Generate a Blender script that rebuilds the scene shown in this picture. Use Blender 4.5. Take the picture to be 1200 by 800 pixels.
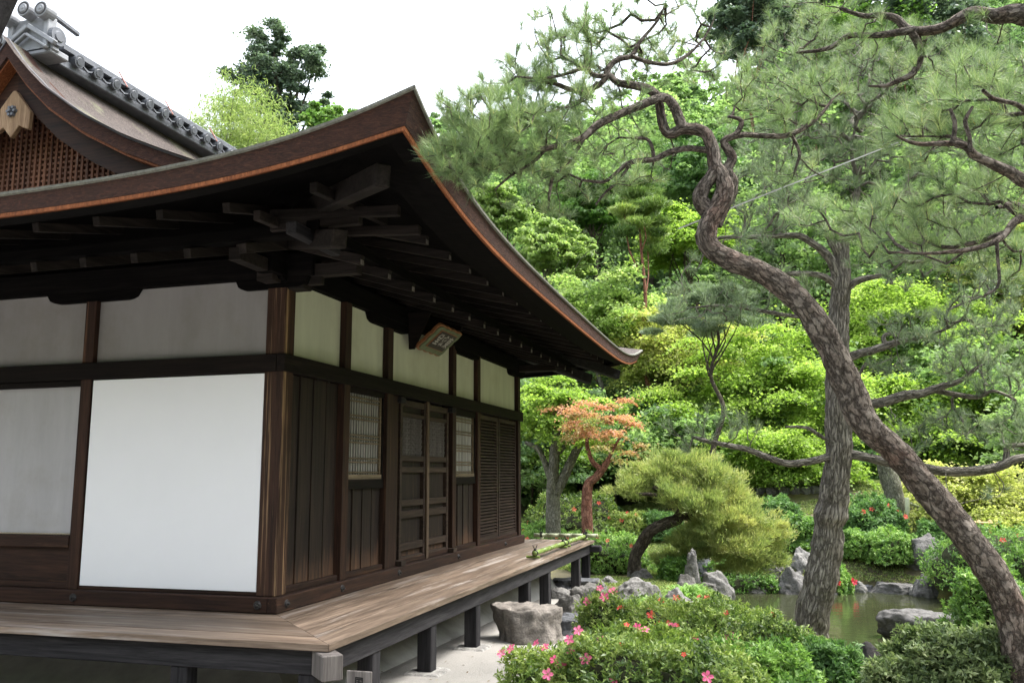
import bpy, math, random
import numpy as np
from mathutils import Vector, Matrix, noise as mn

# ------------------------------------------------------------------ camera, sky, sun, exposure
scn = bpy.context.scene
for o in list(bpy.data.objects): bpy.data.objects.remove(o)
COL = scn.collection
F, YAW, PIT, ROL = 1005.4, -0.2825, 0.1534, -0.0051
CAM = np.array([3.624, -5.969, 1.029])
_fw = np.array([math.sin(YAW)*math.cos(PIT), math.cos(YAW)*math.cos(PIT), math.sin(PIT)])
_r = np.array([math.cos(YAW), -math.sin(YAW), 0.0]); _u = np.cross(_r, _fw)
_c, _s = math.cos(ROL), math.sin(ROL)
_r, _u = _r*_c+_u*_s, _u*_c-_r*_s
cd = bpy.data.cameras.new('camera'); cam = bpy.data.objects.new('camera', cd); COL.objects.link(cam)
cd.sensor_width = 36; cd.lens = F/1200*36; cd.clip_end = 2000; cd.clip_start = 0.05
M = Matrix.Identity(4)
for i in range(3):
    M[i][0] = _r[i]; M[i][1] = _u[i]; M[i][2] = -_fw[i]; M[i][3] = CAM[i]
cam.matrix_world = M
scn.camera = cam

SUN_EL, SUN_AZ = math.radians(62), math.radians(72)      # azimuth clockwise from +Y
w = bpy.data.worlds.new("World"); scn.world = w; w.use_nodes = True
nt = w.node_tree; bg = nt.nodes['Background']
sky = nt.nodes.new('ShaderNodeTexSky'); sky.sky_type = 'NISHITA'; sky.sun_disc = False
sky.sun_elevation = SUN_EL; sky.sun_rotation = SUN_AZ; sky.dust_density = 4; sky.air_density = 1.5; sky.ozone_density = 1
hs = nt.nodes.new('ShaderNodeHueSaturation'); hs.inputs['Saturation'].default_value = 0.35
nt.links.new(sky.outputs[0], hs.inputs['Color']); nt.links.new(hs.outputs[0], bg.inputs['Color'])
bg.inputs['Strength'].default_value = 0.14
sd = bpy.data.lights.new('sun', 'SUN'); sd.energy = 1.5; sd.angle = math.radians(25); sd.color = (1, 0.96, 0.9)
so = bpy.data.objects.new('sun', sd); COL.objects.link(so)
sv = Vector((math.sin(SUN_AZ)*math.cos(SUN_EL), math.cos(SUN_AZ)*math.cos(SUN_EL), math.sin(SUN_EL)))
so.rotation_euler = sv.to_track_quat('Z', 'Y').to_euler()
vs = scn.view_settings; vs.view_transform = 'Standard'; vs.look = 'None'; vs.exposure = 2.2; vs.gamma = 1

rng = np.random.default_rng(7); random.seed(7)

# ------------------------------------------------------------------ helpers
def ray(px, py): return _fw + _r*((px-600)/F) - _u*((py-400)/F)
def P(px, py, d): return CAM + ray(px, py)*d
def proj(V):
    d = np.asarray(V, float)-CAM; z = d@_fw
    return 600+F*(d@_r)/z, 400-F*(d@_u)/z, z

def tag(o, label=None, cat=None, group=None, kind=None):
    if label: o['label'] = label
    if cat: o['category'] = cat
    if group: o['group'] = group
    if kind: o['kind'] = kind
    return o
def wloc(o):
    v = np.zeros(3)
    while o is not None: v = v+np.array(o.location); o = o.parent
    return v
def root(name, loc, label, cat, group=None):
    o = bpy.data.objects.new(name, None); COL.objects.link(o); o.location = [float(a) for a in loc]; o.empty_display_size = .2
    return tag(o, label, cat, group)
def mkmesh(V, Fc, uv=None, val=None, smooth=False, quads=None):
    """V (n,3); Fc list of index lists or an (m,k) array"""
    me = bpy.data.meshes.new('m')
    V = np.asarray(V, dtype=np.float32)
    if isinstance(Fc, np.ndarray):
        m, k = Fc.shape
        me.vertices.add(len(V)); me.vertices.foreach_set('co', V.ravel())
        me.loops.add(m*k); me.loops.foreach_set('vertex_index', Fc.astype(np.int32).ravel())
        me.polygons.add(m); me.polygons.foreach_set('loop_start', np.arange(0, m*k, k, dtype=np.int32))
        try: me.polygons.foreach_set('loop_total', np.full(m, k, dtype=np.int32))
        except Exception: pass
        me.update(calc_edges=True)
    else:
        me.from_pydata(V.tolist(), [], Fc); me.update()
    if uv is not None:
        l = me.uv_layers.new(name='UVMap'); vi = np.zeros(len(me.loops), dtype=np.int32); me.loops.foreach_get('vertex_index', vi)
        l.data.foreach_set('uv', np.asarray(uv, dtype=np.float32)[vi].ravel())
    if val is not None:
        a = me.attributes.new('v', 'FLOAT', 'POINT'); a.data.foreach_set('value', np.asarray(val, dtype=np.float32))
    if smooth: me.polygons.foreach_set('use_smooth', np.ones(len(me.polygons), dtype=bool))
    return me
def link(name, me, mat, parent=None, loc=None):
    """mesh is in world coordinates; moved to local of its parent or to loc"""
    if loc is None and parent is None:
        co = np.zeros(len(me.vertices)*3, dtype=np.float32); me.vertices.foreach_get('co', co); co = co.reshape(-1, 3)
        loc = np.array([(co[:, 0].min()+co[:, 0].max())/2, (co[:, 1].min()+co[:, 1].max())/2, co[:, 2].min()])
    off = wloc(parent) if parent is not None else np.zeros(3)
    if loc is not None: off = np.asarray(loc, float)
    me.transform(Matrix.Translation(Vector([-float(a) for a in off])))
    me.name = name
    o = bpy.data.objects.new(name, me); COL.objects.link(o)
    if mat: me.materials.append(mat)
    if parent is not None: o.parent = parent
    if loc is not None: o.location = [float(a) for a in (np.asarray(loc)-(wloc(parent) if parent is not None else 0))]
    return o

class MB:
    def __init__(s): s.V = []; s.F = []
    def add(s, V, Fc):
        n = len(s.V); s.V.extend([tuple(map(float, v)) for v in V]); s.F.extend([[i+n for i in f] for f in Fc]); return s
    def box(s, a, b, bev=0):
        x0, y0, z0 = [min(p, q) for p, q in zip(a, b)]; x1, y1, z1 = [max(p, q) for p, q in zip(a, b)]
        return s.bar8([(x0, y0, z0), (x1, y0, z0), (x1, y1, z0), (x0, y1, z0), (x0, y0, z1), (x1, y0, z1), (x1, y1, z1), (x0, y1, z1)])
    def bar8(s, v): return s.add(v, [[3, 2, 1, 0], [4, 5, 6, 7], [0, 1, 5, 4], [1, 2, 6, 5], [2, 3, 7, 6], [3, 0, 4, 7]])
    def bar(s, a, b, w, h, up=(0, 0, 1)):
        a = np.array(a, float); b = np.array(b, float); d = b-a; d /= np.linalg.norm(d)
        r = np.cross(d, up); r /= np.linalg.norm(r); u = np.cross(r, d); r = r*w/2; u = u*h/2
        return s.bar8([a-r-u, a+r-u, b+r-u, b-r-u, a-r+u, a+r+u, b+r+u, b-r+u])
    def prism(s, poly, z0, z1):
        n = len(poly); V = [(p[0], p[1], z0) for p in poly]+[(p[0], p[1], z1) for p in poly]
        return s.add(V, [list(range(n))[::-1], list(range(n, 2*n))]+[[i, (i+1) % n, n+(i+1) % n, n+i] for i in range(n)])
    def ext(s, poly, vec):
        n = len(poly); p = [np.array(q, float) for q in poly]; v = np.array(vec, float)
        return s.add(p+[q+v for q in p], [list(range(n))[::-1], list(range(n, 2*n))]+[[i, (i+1) % n, n+(i+1) % n, n+i] for i in range(n)])
    def cyl(s, a, b, r, r2=None, n=16):
        r2 = r if r2 is None else r2
        a = np.array(a, float); b = np.array(b, float); d = (b-a)/np.linalg.norm(b-a)
        t = np.array([0, 0, 1.]) if abs(d[2]) < .9 else np.array([1., 0, 0]); e = np.cross(d, t); e /= np.linalg.norm(e); f = np.cross(d, e)
        V = []
        for c, rr in ((a, r), (b, r2)):
            V += [c+rr*(math.cos(k*2*math.pi/n)*e+math.sin(k*2*math.pi/n)*f) for k in range(n)]
        return s.add(V, [list(range(n)), list(range(2*n-1, n-1, -1))]+[[i, n+i, n+(i+1) % n, (i+1) % n] for i in range(n)])
    def build(s, name, mat, parent=None, bev=0.0, smooth=False):
        me = mkmesh(s.V, s.F)
        o = link(name, me, mat, parent)
        import bmesh
        bm = bmesh.new(); bm.from_mesh(me); bmesh.ops.recalc_face_normals(bm, faces=bm.faces)
        if bev: bmesh.ops.bevel(bm, geom=bm.edges[:], offset=bev, segments=1, affect='EDGES', clamp_overlap=True)
        bm.to_mesh(me); bm.free()
        if smooth: me.polygons.foreach_set('use_smooth', np.ones(len(me.polygons), dtype=bool))
        return o

# ------------------------------------------------------------------ materials
def mat_base(name):
    m = bpy.data.materials.new(name); m.use_nodes = True; n = m.node_tree
    return m, n, n.nodes['Principled BSDF']
def nd(n, t, **k):
    x = n.nodes.new(t)
    for a, b in k.items():
        if a.startswith('i_'): x.inputs[a[2:].replace('_', ' ')].default_value = b
        else: setattr(x, a, b)
    return x
def ramp(n, src, stops):
    r = n.nodes.new('ShaderNodeValToRGB'); e = r.color_ramp.elements
    while len(e) < len(stops): e.new(.5)
    for k, (p, c) in zip(e, stops): k.position = p; k.color = (*c, 1)
    n.links.new(src, r.inputs[0]); return r.outputs[0]
def coords(n, scale=(1, 1, 1), kind='Object'):
    t = n.nodes.new('ShaderNodeTexCoord'); mp = n.nodes.new('ShaderNodeMapping'); mp.inputs['Scale'].default_value = scale
    n.links.new(t.outputs[kind], mp.inputs[0]); return mp.outputs[0]
def noise(n, vec, scale, detail=6, rough=.6, dist=0.0):
    t = n.nodes.new('ShaderNodeTexNoise'); t.inputs['Scale'].default_value = scale; t.inputs['Detail'].default_value = detail
    t.inputs['Roughness'].default_value = rough; t.inputs['Distortion'].default_value = dist
    n.links.new(vec, t.inputs['Vector']); return t.outputs['Fac']
def bump(n, b, src, strength, dist=.01):
    x = n.nodes.new('ShaderNodeBump'); x.inputs['Strength'].default_value = strength; x.inputs['Distance'].default_value = dist
    n.links.new(src, x.inputs['Height']); n.links.new(x.outputs[0], b.inputs['Normal'])
def mix(n, fac, a, b, mode='MIX'):
    x = n.nodes.new('ShaderNodeMix'); x.data_type = 'RGBA'; x.blend_type = mode
    if isinstance(fac, (int, float)): x.inputs[0].default_value = fac
    else: n.links.new(fac, x.inputs[0])
    for i, c in ((6, a), (7, b)):
        if isinstance(c, tuple): x.inputs[i].default_value = (*c, 1)
        else: n.links.new(c, x.inputs[i])
    return x.outputs[2]

def wood(name, cols, axis='x', rough=.75, bs=.35, patch=None, spec=.3, gscale=1.0, worn=None):
    m, n, b = mat_base(name)
    k = {'x': (1.2, 22, 22), 'y': (22, 1.2, 22), 'z': (22, 22, 1.2)}[axis]
    v = coords(n, tuple(a*gscale for a in k)); g = noise(n, v, 1.0, 8, .65, .6)
    k2 = {'x': (.5, 4, 4), 'y': (4, .5, 4), 'z': (4, 4, .5)}[axis]
    g2 = noise(n, coords(n, k2), 1.0, 4, .6, .3)
    fg = noise(n, coords(n, tuple(a*gscale*3.2 for a in k)), 1.0, 4, .7, .3)
    c = ramp(n, g, [(.36, cols[0]), (.5, cols[1]), (.64, cols[2])])
    c = mix(n, .4, c, ramp(n, fg, [(.38, tuple(x*.5 for x in cols[0])), (.62, tuple(x*1.1 for x in cols[2]))]))
    c = mix(n, g2, c, ramp(n, g, [(.3, tuple(x*.5 for x in cols[0])), (.7, tuple(x*.8 for x in cols[1]))]))
    if patch:
        f = ramp(n, noise(n, coords(n, patch[1]), 1.0, 5, .7, .2), [(patch[2], (0, 0, 0)), (patch[2]+.15, (1, 1, 1))])
        c = mix(n, f, c, patch[0])
    oi = n.nodes.new('ShaderNodeObjectInfo'); mr = n.nodes.new('ShaderNodeMapRange'); mr.inputs[3].default_value = .72; mr.inputs[4].default_value = 1.2; n.links.new(oi.outputs['Random'], mr.inputs[0])
    cc = n.nodes.new('ShaderNodeCombineColor'); [n.links.new(mr.outputs[0], cc.inputs[i]) for i in range(3)]
    c = mix(n, 1.0, c, cc.outputs[0], 'MULTIPLY')
    if worn:   # timber worn to bare brown, a stain rising unevenly from the floor
        sp = n.nodes.new('ShaderNodeSeparateXYZ'); n.links.new(coords(n), sp.inputs[0])
        ad = n.nodes.new('ShaderNodeMath'); ad.operation = 'MULTIPLY_ADD'; ad.inputs[1].default_value = -.9
        n.links.new(noise(n, coords(n, (16, 16, 1.2)), 1, 5, .7), ad.inputs[0]); n.links.new(sp.outputs[2], ad.inputs[2])
        c = mix(n, ramp(n, ad.outputs[0], [(worn[1], (.85, .85, .85)), (worn[2], (0, 0, 0))]), c, ramp(n, g, [(.3, tuple(x*.5 for x in worn[0])), (.7, worn[0])]))
    n.links.new(c, b.inputs['Base Color']); b.inputs['Roughness'].default_value = rough; b.inputs['Specular IOR Level'].default_value = spec
    bump(n, b, g, bs, .006); return m
def flat(name, col, rough=.8, var=.12, scale=6, bs=.1, spec=.3, metal=0):
    m, n, b = mat_base(name); g = noise(n, coords(n), scale, 8, .65)
    n.links.new(ramp(n, g, [(.3, tuple(x*(1-var) for x in col)), (.7, tuple(min(1, x*(1+var)) for x in col))]), b.inputs['Base Color'])
    b.inputs['Roughness'].default_value = rough; b.inputs['Specular IOR Level'].default_value = spec; b.inputs['Metallic'].default_value = metal
    bump(n, b, g, bs, .01); return m
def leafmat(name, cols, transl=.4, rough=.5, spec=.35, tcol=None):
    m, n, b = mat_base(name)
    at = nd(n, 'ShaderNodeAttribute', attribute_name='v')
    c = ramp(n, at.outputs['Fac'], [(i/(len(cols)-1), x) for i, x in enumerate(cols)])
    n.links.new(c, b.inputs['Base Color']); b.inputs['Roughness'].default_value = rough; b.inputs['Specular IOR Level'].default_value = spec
    tr = n.nodes.new('ShaderNodeBsdfTranslucent'); n.links.new(mix(n, 1.0, c, (1.0, 1.1, .7), 'MULTIPLY'), tr.inputs[0])
    mx = n.nodes.new('ShaderNodeMixShader'); mx.inputs[0].default_value = transl
    n.links.new(b.outputs[0], mx.inputs[1]); n.links.new(tr.outputs[0], mx.inputs[2])
    n.links.new(mx.outputs[0], n.nodes['Material Output'].inputs[0]); return m
def barkmat(name, cols, us=1.0, moss=None, el=1.0):
    """cols: fissure, dark plate, pale plate, warm plate"""
    m, n, b = mat_base(name)
    v = coords(n, (16*us*el, 7*us/el, 1), 'UV')
    nz = n.nodes.new('ShaderNodeTexNoise'); nz.inputs['Scale'].default_value = 1.3; nz.inputs['Detail'].default_value = 6; nz.inputs['Roughness'].default_value = .65; n.links.new(v, nz.inputs['Vector'])
    vm = n.nodes.new('ShaderNodeVectorMath'); vm.operation = 'MULTIPLY_ADD'; vm.inputs[1].default_value = (1.6, 1.6, 1.6)
    n.links.new(nz.outputs['Color'], vm.inputs[0]); n.links.new(v, vm.inputs[2])
    vo = n.nodes.new('ShaderNodeTexVoronoi'); vo.feature = 'DISTANCE_TO_EDGE'; vo.inputs['Scale'].default_value = 1.7; n.links.new(vm.outputs[0], vo.inputs['Vector'])
    vc = n.nodes.new('ShaderNodeTexVoronoi'); vc.inputs['Scale'].default_value = 1.7; n.links.new(vm.outputs[0], vc.inputs['Vector'])
    fine = noise(n, coords(n, (90*us*el, 34*us/el, 1), 'UV'), 1.0, 8, .75, .8)
    mid = noise(n, coords(n, (24*us*el, 9*us/el, 1), 'UV'), 1.0, 6, .7, .6)
    big = noise(n, coords(n, (2.6, 1.6, 1), 'UV'), 1.0, 5, .65)
    c = ramp(n, mid, [(.32, cols[0]), (.5, cols[1]), (.68, cols[2])])
    c = mix(n, ramp(n, big, [(.47, (0, 0, 0)), (.6, (.8, .8, .8))]), c, ramp(n, mid, [(.35, cols[0]), (.62, cols[3])]))
    c = mix(n, .45, c, ramp(n, fine, [(.3, tuple(x*.5 for x in cols[0])), (.5, cols[1]), (.7, tuple(x*1.25 for x in cols[2]))]))
    sh = n.nodes.new('ShaderNodeSeparateColor'); n.links.new(vc.outputs['Color'], sh.inputs[0])
    c = mix(n, ramp(n, sh.outputs[0], [(.4, (0, 0, 0)), (1, (.35, .35, .35))]), c, cols[2])
    edge = ramp(n, vo.outputs['Distance'], [(.0, (.7, .7, .7)), (.09, (0, 0, 0))])
    c = mix(n, edge, c, tuple(x*.5 for x in cols[0]))
    if moss:
        g = n.nodes.new('ShaderNodeNewGeometry'); sp = n.nodes.new('ShaderNodeSeparateXYZ'); n.links.new(g.outputs['Position'], sp.inputs[0])
        mr = n.nodes.new('ShaderNodeMapRange'); mr.inputs[1].default_value = moss[1]; mr.inputs[2].default_value = moss[2]; mr.inputs[3].default_value = 1; mr.inputs[4].default_value = 0
        n.links.new(sp.outputs[2], mr.inputs[0])
        mm = n.nodes.new('ShaderNodeMath'); mm.operation = 'MULTIPLY'; n.links.new(mr.outputs[0], mm.inputs[0])
        n.links.new(ramp(n, noise(n, coords(n, (5, 3, 1), 'UV'), 1, 6, .7), [(.45, (0, 0, 0)), (.62, (.8, .8, .8))]), mm.inputs[1])
        c = mix(n, mm.outputs[0], c, moss[0])
    n.links.new(c, b.inputs['Base Color']); b.inputs['Roughness'].default_value = .95; b.inputs['Specular IOR Level'].default_value = .15
    er = n.nodes.new('ShaderNodeMapRange'); er.inputs[2].default_value = .16; n.links.new(vo.outputs['Distance'], er.inputs[0])
    ad = n.nodes.new('ShaderNodeMath'); ad.operation = 'MULTIPLY_ADD'; ad.inputs[1].default_value = .5; n.links.new(fine, ad.inputs[0]); n.links.new(er.outputs[0], ad.inputs[2])
    ad2 = n.nodes.new('ShaderNodeMath'); ad2.operation = 'MULTIPLY_ADD'; ad2.inputs[1].default_value = 1.2; n.links.new(mid, ad2.inputs[0]); n.links.new(ad.outputs[0], ad2.inputs[2])
    bump(n, b, ad2.outputs[0], 1.0, .018); return m
def rockmat(name, base, moss=0.0, mosscol=(.13, .13, .02), dark=.35):
    m, n, b = mat_base(name); v = coords(n)
    g = noise(n, v, 8, 12, .72, .5); g2 = noise(n, v, 55, 8, .75); g3 = noise(n, coords(n, (3, 3, 9)), 2.2, 10, .75, 1.5)
    c = ramp(n, g, [(.3, tuple(x*dark for x in base)), (.5, base), (.7, tuple(min(1, x*1.5) for x in base))])
    c = mix(n, ramp(n, g3, [(.45, (0, 0, 0)), (.6, (.6, .6, .6))]), c, tuple(x*.45 for x in base))
    c = mix(n, ramp(n, g2, [(.55, (0, 0, 0)), (.7, (.5, .5, .5))]), c, tuple(min(1, x*1.9) for x in base))
    if moss:
        ge = n.nodes.new('ShaderNodeNewGeometry'); sp = n.nodes.new('ShaderNodeSeparateXYZ'); n.links.new(ge.outputs['Normal'], sp.inputs[0])
        ad = n.nodes.new('ShaderNodeMath'); ad.operation = 'ADD'; n.links.new(sp.outputs[2], ad.inputs[0]); n.links.new(g, ad.inputs[1])
        c = mix(n, ramp(n, ad.outputs[0], [(1.5-moss*.9, (0, 0, 0)), (1.6-moss*.9, (1, 1, 1))]), c, mosscol)
    n.links.new(c, b.inputs['Base Color']); b.inputs['Roughness'].default_value = .85
    ad = n.nodes.new('ShaderNodeMath'); ad.operation = 'MULTIPLY_ADD'; ad.inputs[1].default_value = .3; n.links.new(g2, ad.inputs[0]); n.links.new(g, ad.inputs[2])
    bump(n, b, ad.outputs[0], 1.0, .06); return m

DK = [(.004, .003, .003), (.009, .0065, .006), (.022, .015, .012)]
BK = [(.0015, .0014, .0015), (.004, .0035, .0036), (.011, .009, .0085)]  # near-black wood tones for the timber under the eaves
W_BLACK = {a: wood('black_wood_'+a, BK, a, spec=.06, rough=.9) for a in 'xyz'}
W_DARK = {a: wood('dark_wood_'+a, DK, a, spec=.12) for a in 'xyz'}
BR = [(.012, .0045, .0028), (.032, .013, .0075), (.075, .033, .018)]
W_BRN = {a: wood('brown_wood_'+a, BR, a, patch=((.16, .08, .042), {'x': (.5, 9, 9), 'y': (9, .5, 9), 'z': (14, 14, .5)}[a], .60)) for a in 'xyz'}
W_BOARD = wood('door_board_wood', [(.007, .0048, .004), (.019, .0125, .0095), (.048, .029, .020)], 'z', patch=((.06, .036, .024), (12, 12, .9), .62), worn=((.16, .085, .05), .22, .5))
W_CORN = wood('corner_post_wood', [(.02, .009, .005), (.045, .02, .012), (.09, .043, .025)], 'z', patch=((.34, .22, .12), (26, 26, .45), .53))
W_RAIL = wood('rail_wood', [(.018, .011, .008), (.045, .028, .020), (.09, .06, .044)], 'y')
DECKC = [(.06, .04, .027), (.19, .135, .098), (.35, .27, .205)]
W_DECK = {a: wood('deck_wood_'+a, DECKC, a, rough=.55, bs=.25, patch=((.38, .345, .32), {'x': (.5, 7, 7), 'y': (7, .5, 7)}[a], .55), spec=.4, gscale=.8) for a in 'xy'}
W_GREY = {a: wood('grey_wood_'+a, [(.012, .0115, .013), (.026, .025, .028), (.06, .057, .06)], a, spec=.15) for a in 'xyz'}
W_RAFT = {a: wood('rafter_wood_'+a, [(.007, .0055, .005), (.017, .0135, .012), (.042, .033, .029)], a, spec=.15) for a in 'xyz'}
W_END = wood('worn_end_wood', [(.10, .088, .082), (.19, .17, .16), (.30, .275, .26)], 'z')
W_SLAT = wood('pale_slat_wood', [(.32, .31, .29), (.47, .46, .43), (.60, .58, .54)], 'z')
W_TANR = wood('tan_rail_wood', [(.10, .075, .045), (.20, .155, .10), (.30, .24, .16)], 'y', gscale=2)
W_TAN = wood('tan_wood', [(.22, .12, .06), (.42, .27, .15), (.6, .42, .27)], 'z', gscale=2)
def plaster(name, col):
    m, n, b = mat_base(name); g = noise(n, coords(n, (5, 5, .8)), 1, 6, .65, .3); g2 = noise(n, coords(n), 1.3, 6, .7); g3 = noise(n, coords(n), 60, 4, .7)
    c = ramp(n, g, [(.35, tuple(x*.90 for x in col)), (.65, tuple(x*1.04 for x in col))])
    c = mix(n, ramp(n, g2, [(.48, (0, 0, 0)), (.72, (.55, .55, .55))]), c, (col[0]*.72, col[1]*.68, col[2]*.6))
    n.links.new(c, b.inputs['Base Color']); b.inputs['Roughness'].default_value = .92; b.inputs['Specular IOR Level'].default_value = .2
    bump(n, b, g3, .15, .004); return m
M_PLAST = plaster('plaster', (.28, .27, .27)); M_PLASTL = plaster('lit_plaster', (.43, .425, .44))  # one front plaster in two tones: eave shade painted into upper panels, light into lower
M_PLASTG = plaster('side_plaster', (.56, .58, .46))  # green tint paints in the light bounced off the foliage
M_WHITE = flat('white_sheet', (.87, .88, .92), .8, .012, 2.5, .12)
M_PAPER = flat('paper', (.07, .07, .065), .8, .1, 5, .05)
M_ORANGE = wood('cedar_shingle', [(.12, .032, .013), (.27, .085, .028), (.44, .17, .07)], 'z', rough=.7, gscale=3)
M_IRON = flat('iron', (.03, .028, .028), .5, .3, 30, .2)
M_TILE = flat('roof_tile', (.09, .098, .115), .5, .35, 12, .2, .5)
M_TILEL = flat('pale_tile', (.22, .23, .25), .45, .2, 12, .1, .5)
def thatch_edge():
    m, n, b = mat_base('bark_edge'); v = coords(n, (14, 14, 85)); g = noise(n, v, 1, 8, .78, 1.6); g2 = noise(n, coords(n), 5, 6, .7)
    c = ramp(n, g, [(.33, (.012, .0045, .003)), (.5, (.07, .024, .014)), (.66, (.19, .075, .046))])
    c = mix(n, g2, c, mix(n, .5, c, (.06, .035, .03)))
    n.links.new(c, b.inputs['Base Color']); b.inputs['Roughness'].default_value = .95; bump(n, b, g, 1, .04); return m
M_TEDGE = thatch_edge()
def thatch_top():
    m, n, b = mat_base('bark_roof'); g = noise(n, coords(n, (9, 9, 9)), 1, 9, .75, .6); g2 = noise(n, coords(n, (60, 60, 60)), 1, 4, .7)
    c = ramp(n, g, [(.3, (.018, .013, .012)), (.5, (.05, .038, .035)), (.7, (.12, .095, .085))]); c = mix(n, .5, c, ramp(n, g2, [(.42, (.015, .011, .01)), (.58, (.13, .11, .10))]))
    c = mix(n, ramp(n, noise(n, coords(n), 2.2, 6), [(.56, (0, 0, 0)), (.7, (.6, .6, .6))]), c, (.16, .17, .10))
    n.links.new(c, b.inputs['Base Color']); b.inputs['Roughness'].default_value = .95; bump(n, b, g2, .9, .02); return m
M_TTOP = thatch_top()

# ------------------------------------------------------------------ ground
POND = np.array([(2.2, 12.3), (2.9, 12.7), (3.6, 12.5), (4.4, 12.2), (5.2, 13.0), (6.2, 12.9), (6.7, 12.3), (7.7, 11.8), (9.5, 10.5), (10.5, 7), (9, 3.6), (6.5, 2.6), (4.9, 2.9), (4.0, 4.6), (3.6, 6.5), (3.2, 8.6), (2.7, 10.2), (1.9, 11.3)])
WATER = -1.3
def pond_sd(x, y):
    x = np.asarray(x, float); y = np.asarray(y, float); d = np.full(x.shape, 1e9); ins = np.zeros(x.shape, bool); n = len(POND)
    for i in range(n):
        a = POND[i]; b = POND[(i+1) % n]; e = b-a; t = np.clip(((x-a[0])*e[0]+(y-a[1])*e[1])/(e@e), 0, 1)
        d = np.minimum(d, np.hypot(x-a[0]-t*e[0], y-a[1]-t*e[1]))
        c = ((a[1] > y) != (b[1] > y)); xi = (b[0]-a[0])*(y-a[1])/(b[1]-a[1]+1e-12)+a[0]; ins ^= (c & (x < xi))
    return np.where(ins, -d, d)
def ground(x, y):
    x = np.asarray(x, float); y = np.asarray(y, float)
    near = np.clip(-.56-.018*y, -.72, -.53)
    az = np.arctan2(x-CAM[0], y-CAM[1]); D = np.hypot(x-CAM[0], y-CAM[1])
    bank = np.clip((y-13.2)*.30, 0, 1.5)*np.clip((x-1.5)/2.5, 0, 1)+np.clip((y-15)*.16, 0, 1.4)*np.clip(1-(x-1.5)/2.5, 0, 1)
    hill = np.clip(D-29, 0, 75)*(.47+.16*np.clip((az+.35)/.5, -.5, 1.2))*np.clip((D-29)/16, 0, 1)
    z = near+bank+hill+.05*np.sin(x*1.3+y*.7)*np.clip((y-9)/4, 0, 1)
    s = pond_sd(x, y)
    k = np.clip(s/.9, -1, 1); shore = WATER+np.where(k > 0, .14+k*(2-k)*(z-WATER-.14), k*.5)
    return np.where(s < .9, shore, z)
def gz(x, y): return float(ground(np.array([x]), np.array([y]))[0])

def hit(px, py, a=3.0, b=45.0):
    t = np.arange(a, b, .05); q = CAM+ray(px, py)*t[:, None]; k = q[:, 2] < np.maximum(ground(q[:, 0], q[:, 1]), WATER)
    return float(t[np.argmax(k)]) if k.any() else None
def ground_mat():
    m, n, b = mat_base('garden_ground'); g = n.nodes.new('ShaderNodeNewGeometry'); v = g.outputs['Position']
    sand = ramp(n, noise(n, v, 60, 8, .8), [(.3, (.21, .20, .185)), (.7, (.31, .30, .28))])
    sand = mix(n, ramp(n, noise(n, v, 220, 3, .8), [(.42, (.6, .6, .6)), (.56, (0, 0, 0))]), sand, (.14, .135, .12))
    sand = mix(n, ramp(n, noise(n, v, 1.2, 4), [(.4, (0, 0, 0)), (.65, (.5, .5, .5))]), sand, (.33, .31, .285))
    mo = ramp(n, noise(n, v, 2.2, 8, .7), [(.3, (.045, .07, .015)), (.5, (.12, .125, .03)), (.7, (.19, .15, .045))])
    mo = mix(n, ramp(n, noise(n, v, .8, 6, .7), [(.42, (0, 0, 0)), (.55, (1, 1, 1))]), mo, ramp(n, noise(n, v, 9, 8, .8), [(.35, (.04, .035, .02)), (.65, (.12, .10, .055))]))
    mo = mix(n, ramp(n, noise(n, v, 25, 6, .8), [(.4, (0, 0, 0)), (.7, (.6, .6, .6))]), mo, (.05, .055, .02))
    sp = n.nodes.new('ShaderNodeSeparateXYZ'); n.links.new(v, sp.inputs[0])
    # moss where y is beyond the sand, or far right of it
    a = n.nodes.new('ShaderNodeMath'); a.operation = 'MULTIPLY_ADD'; a.inputs[1].default_value = 1.6; n.links.new(sp.outputs[0], a.inputs[0]); n.links.new(sp.outputs[1], a.inputs[2])
    mo = mix(n, ramp(n, mapr(n, sp.outputs[1], 16, 19), [(0, (0, 0, 0)), (1, (1, 1, 1))]), mo, mix(n, noise(n, v, 3, 6), (.02, .035, .012), (.05, .075, .02))) if False else mo
    mo = mix(n, ramp(n, mapr(n, sp.outputs[1], 19.5, 21.5), [(0, (0, 0, 0)), (1, (1, 1, 1))]), mo, mix(n, noise(n, v, 3, 6), (.015, .028, .010), (.045, .07, .02)))
    nn = n.nodes.new('ShaderNodeMath'); nn.operation = 'MULTIPLY_ADD'; nn.inputs[1].default_value = 1.5; n.links.new(noise(n, v, 1.5, 5), nn.inputs[0]); n.links.new(a.outputs[0], nn.inputs[2])
    c = mix(n, ramp(n, mapr(n, nn.outputs[0], 8.8, 9.4), [(0, (0, 0, 0)), (1, (1, 1, 1))]), sand, mo)
    n.links.new(c, b.inputs['Base Color']); b.inputs['Roughness'].default_value = .95
    bump(n, b, noise(n, v, 40, 8, .8), .5, .02); return m
def mapr(n, src, a, b_):
    mr = n.nodes.new('ShaderNodeMapRange'); mr.inputs[1].default_value = a; mr.inputs[2].default_value = b_; n.links.new(src, mr.inputs[0]); return mr.outputs[0]
def axis_pts(a, b, fine0, fine1, st, big):
    p = list(np.arange(fine0, fine1, st)); q = [fine1]
    while q[-1] < b: q.append(q[-1]+max(st, (q[-1]-fine1)*.12)); 
    r = [fine0-st]
    while r[-1] > a: r.append(r[-1]-max(st, (fine0-r[-1])*.12))
    return np.array(sorted(set(p+q+r)))
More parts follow.
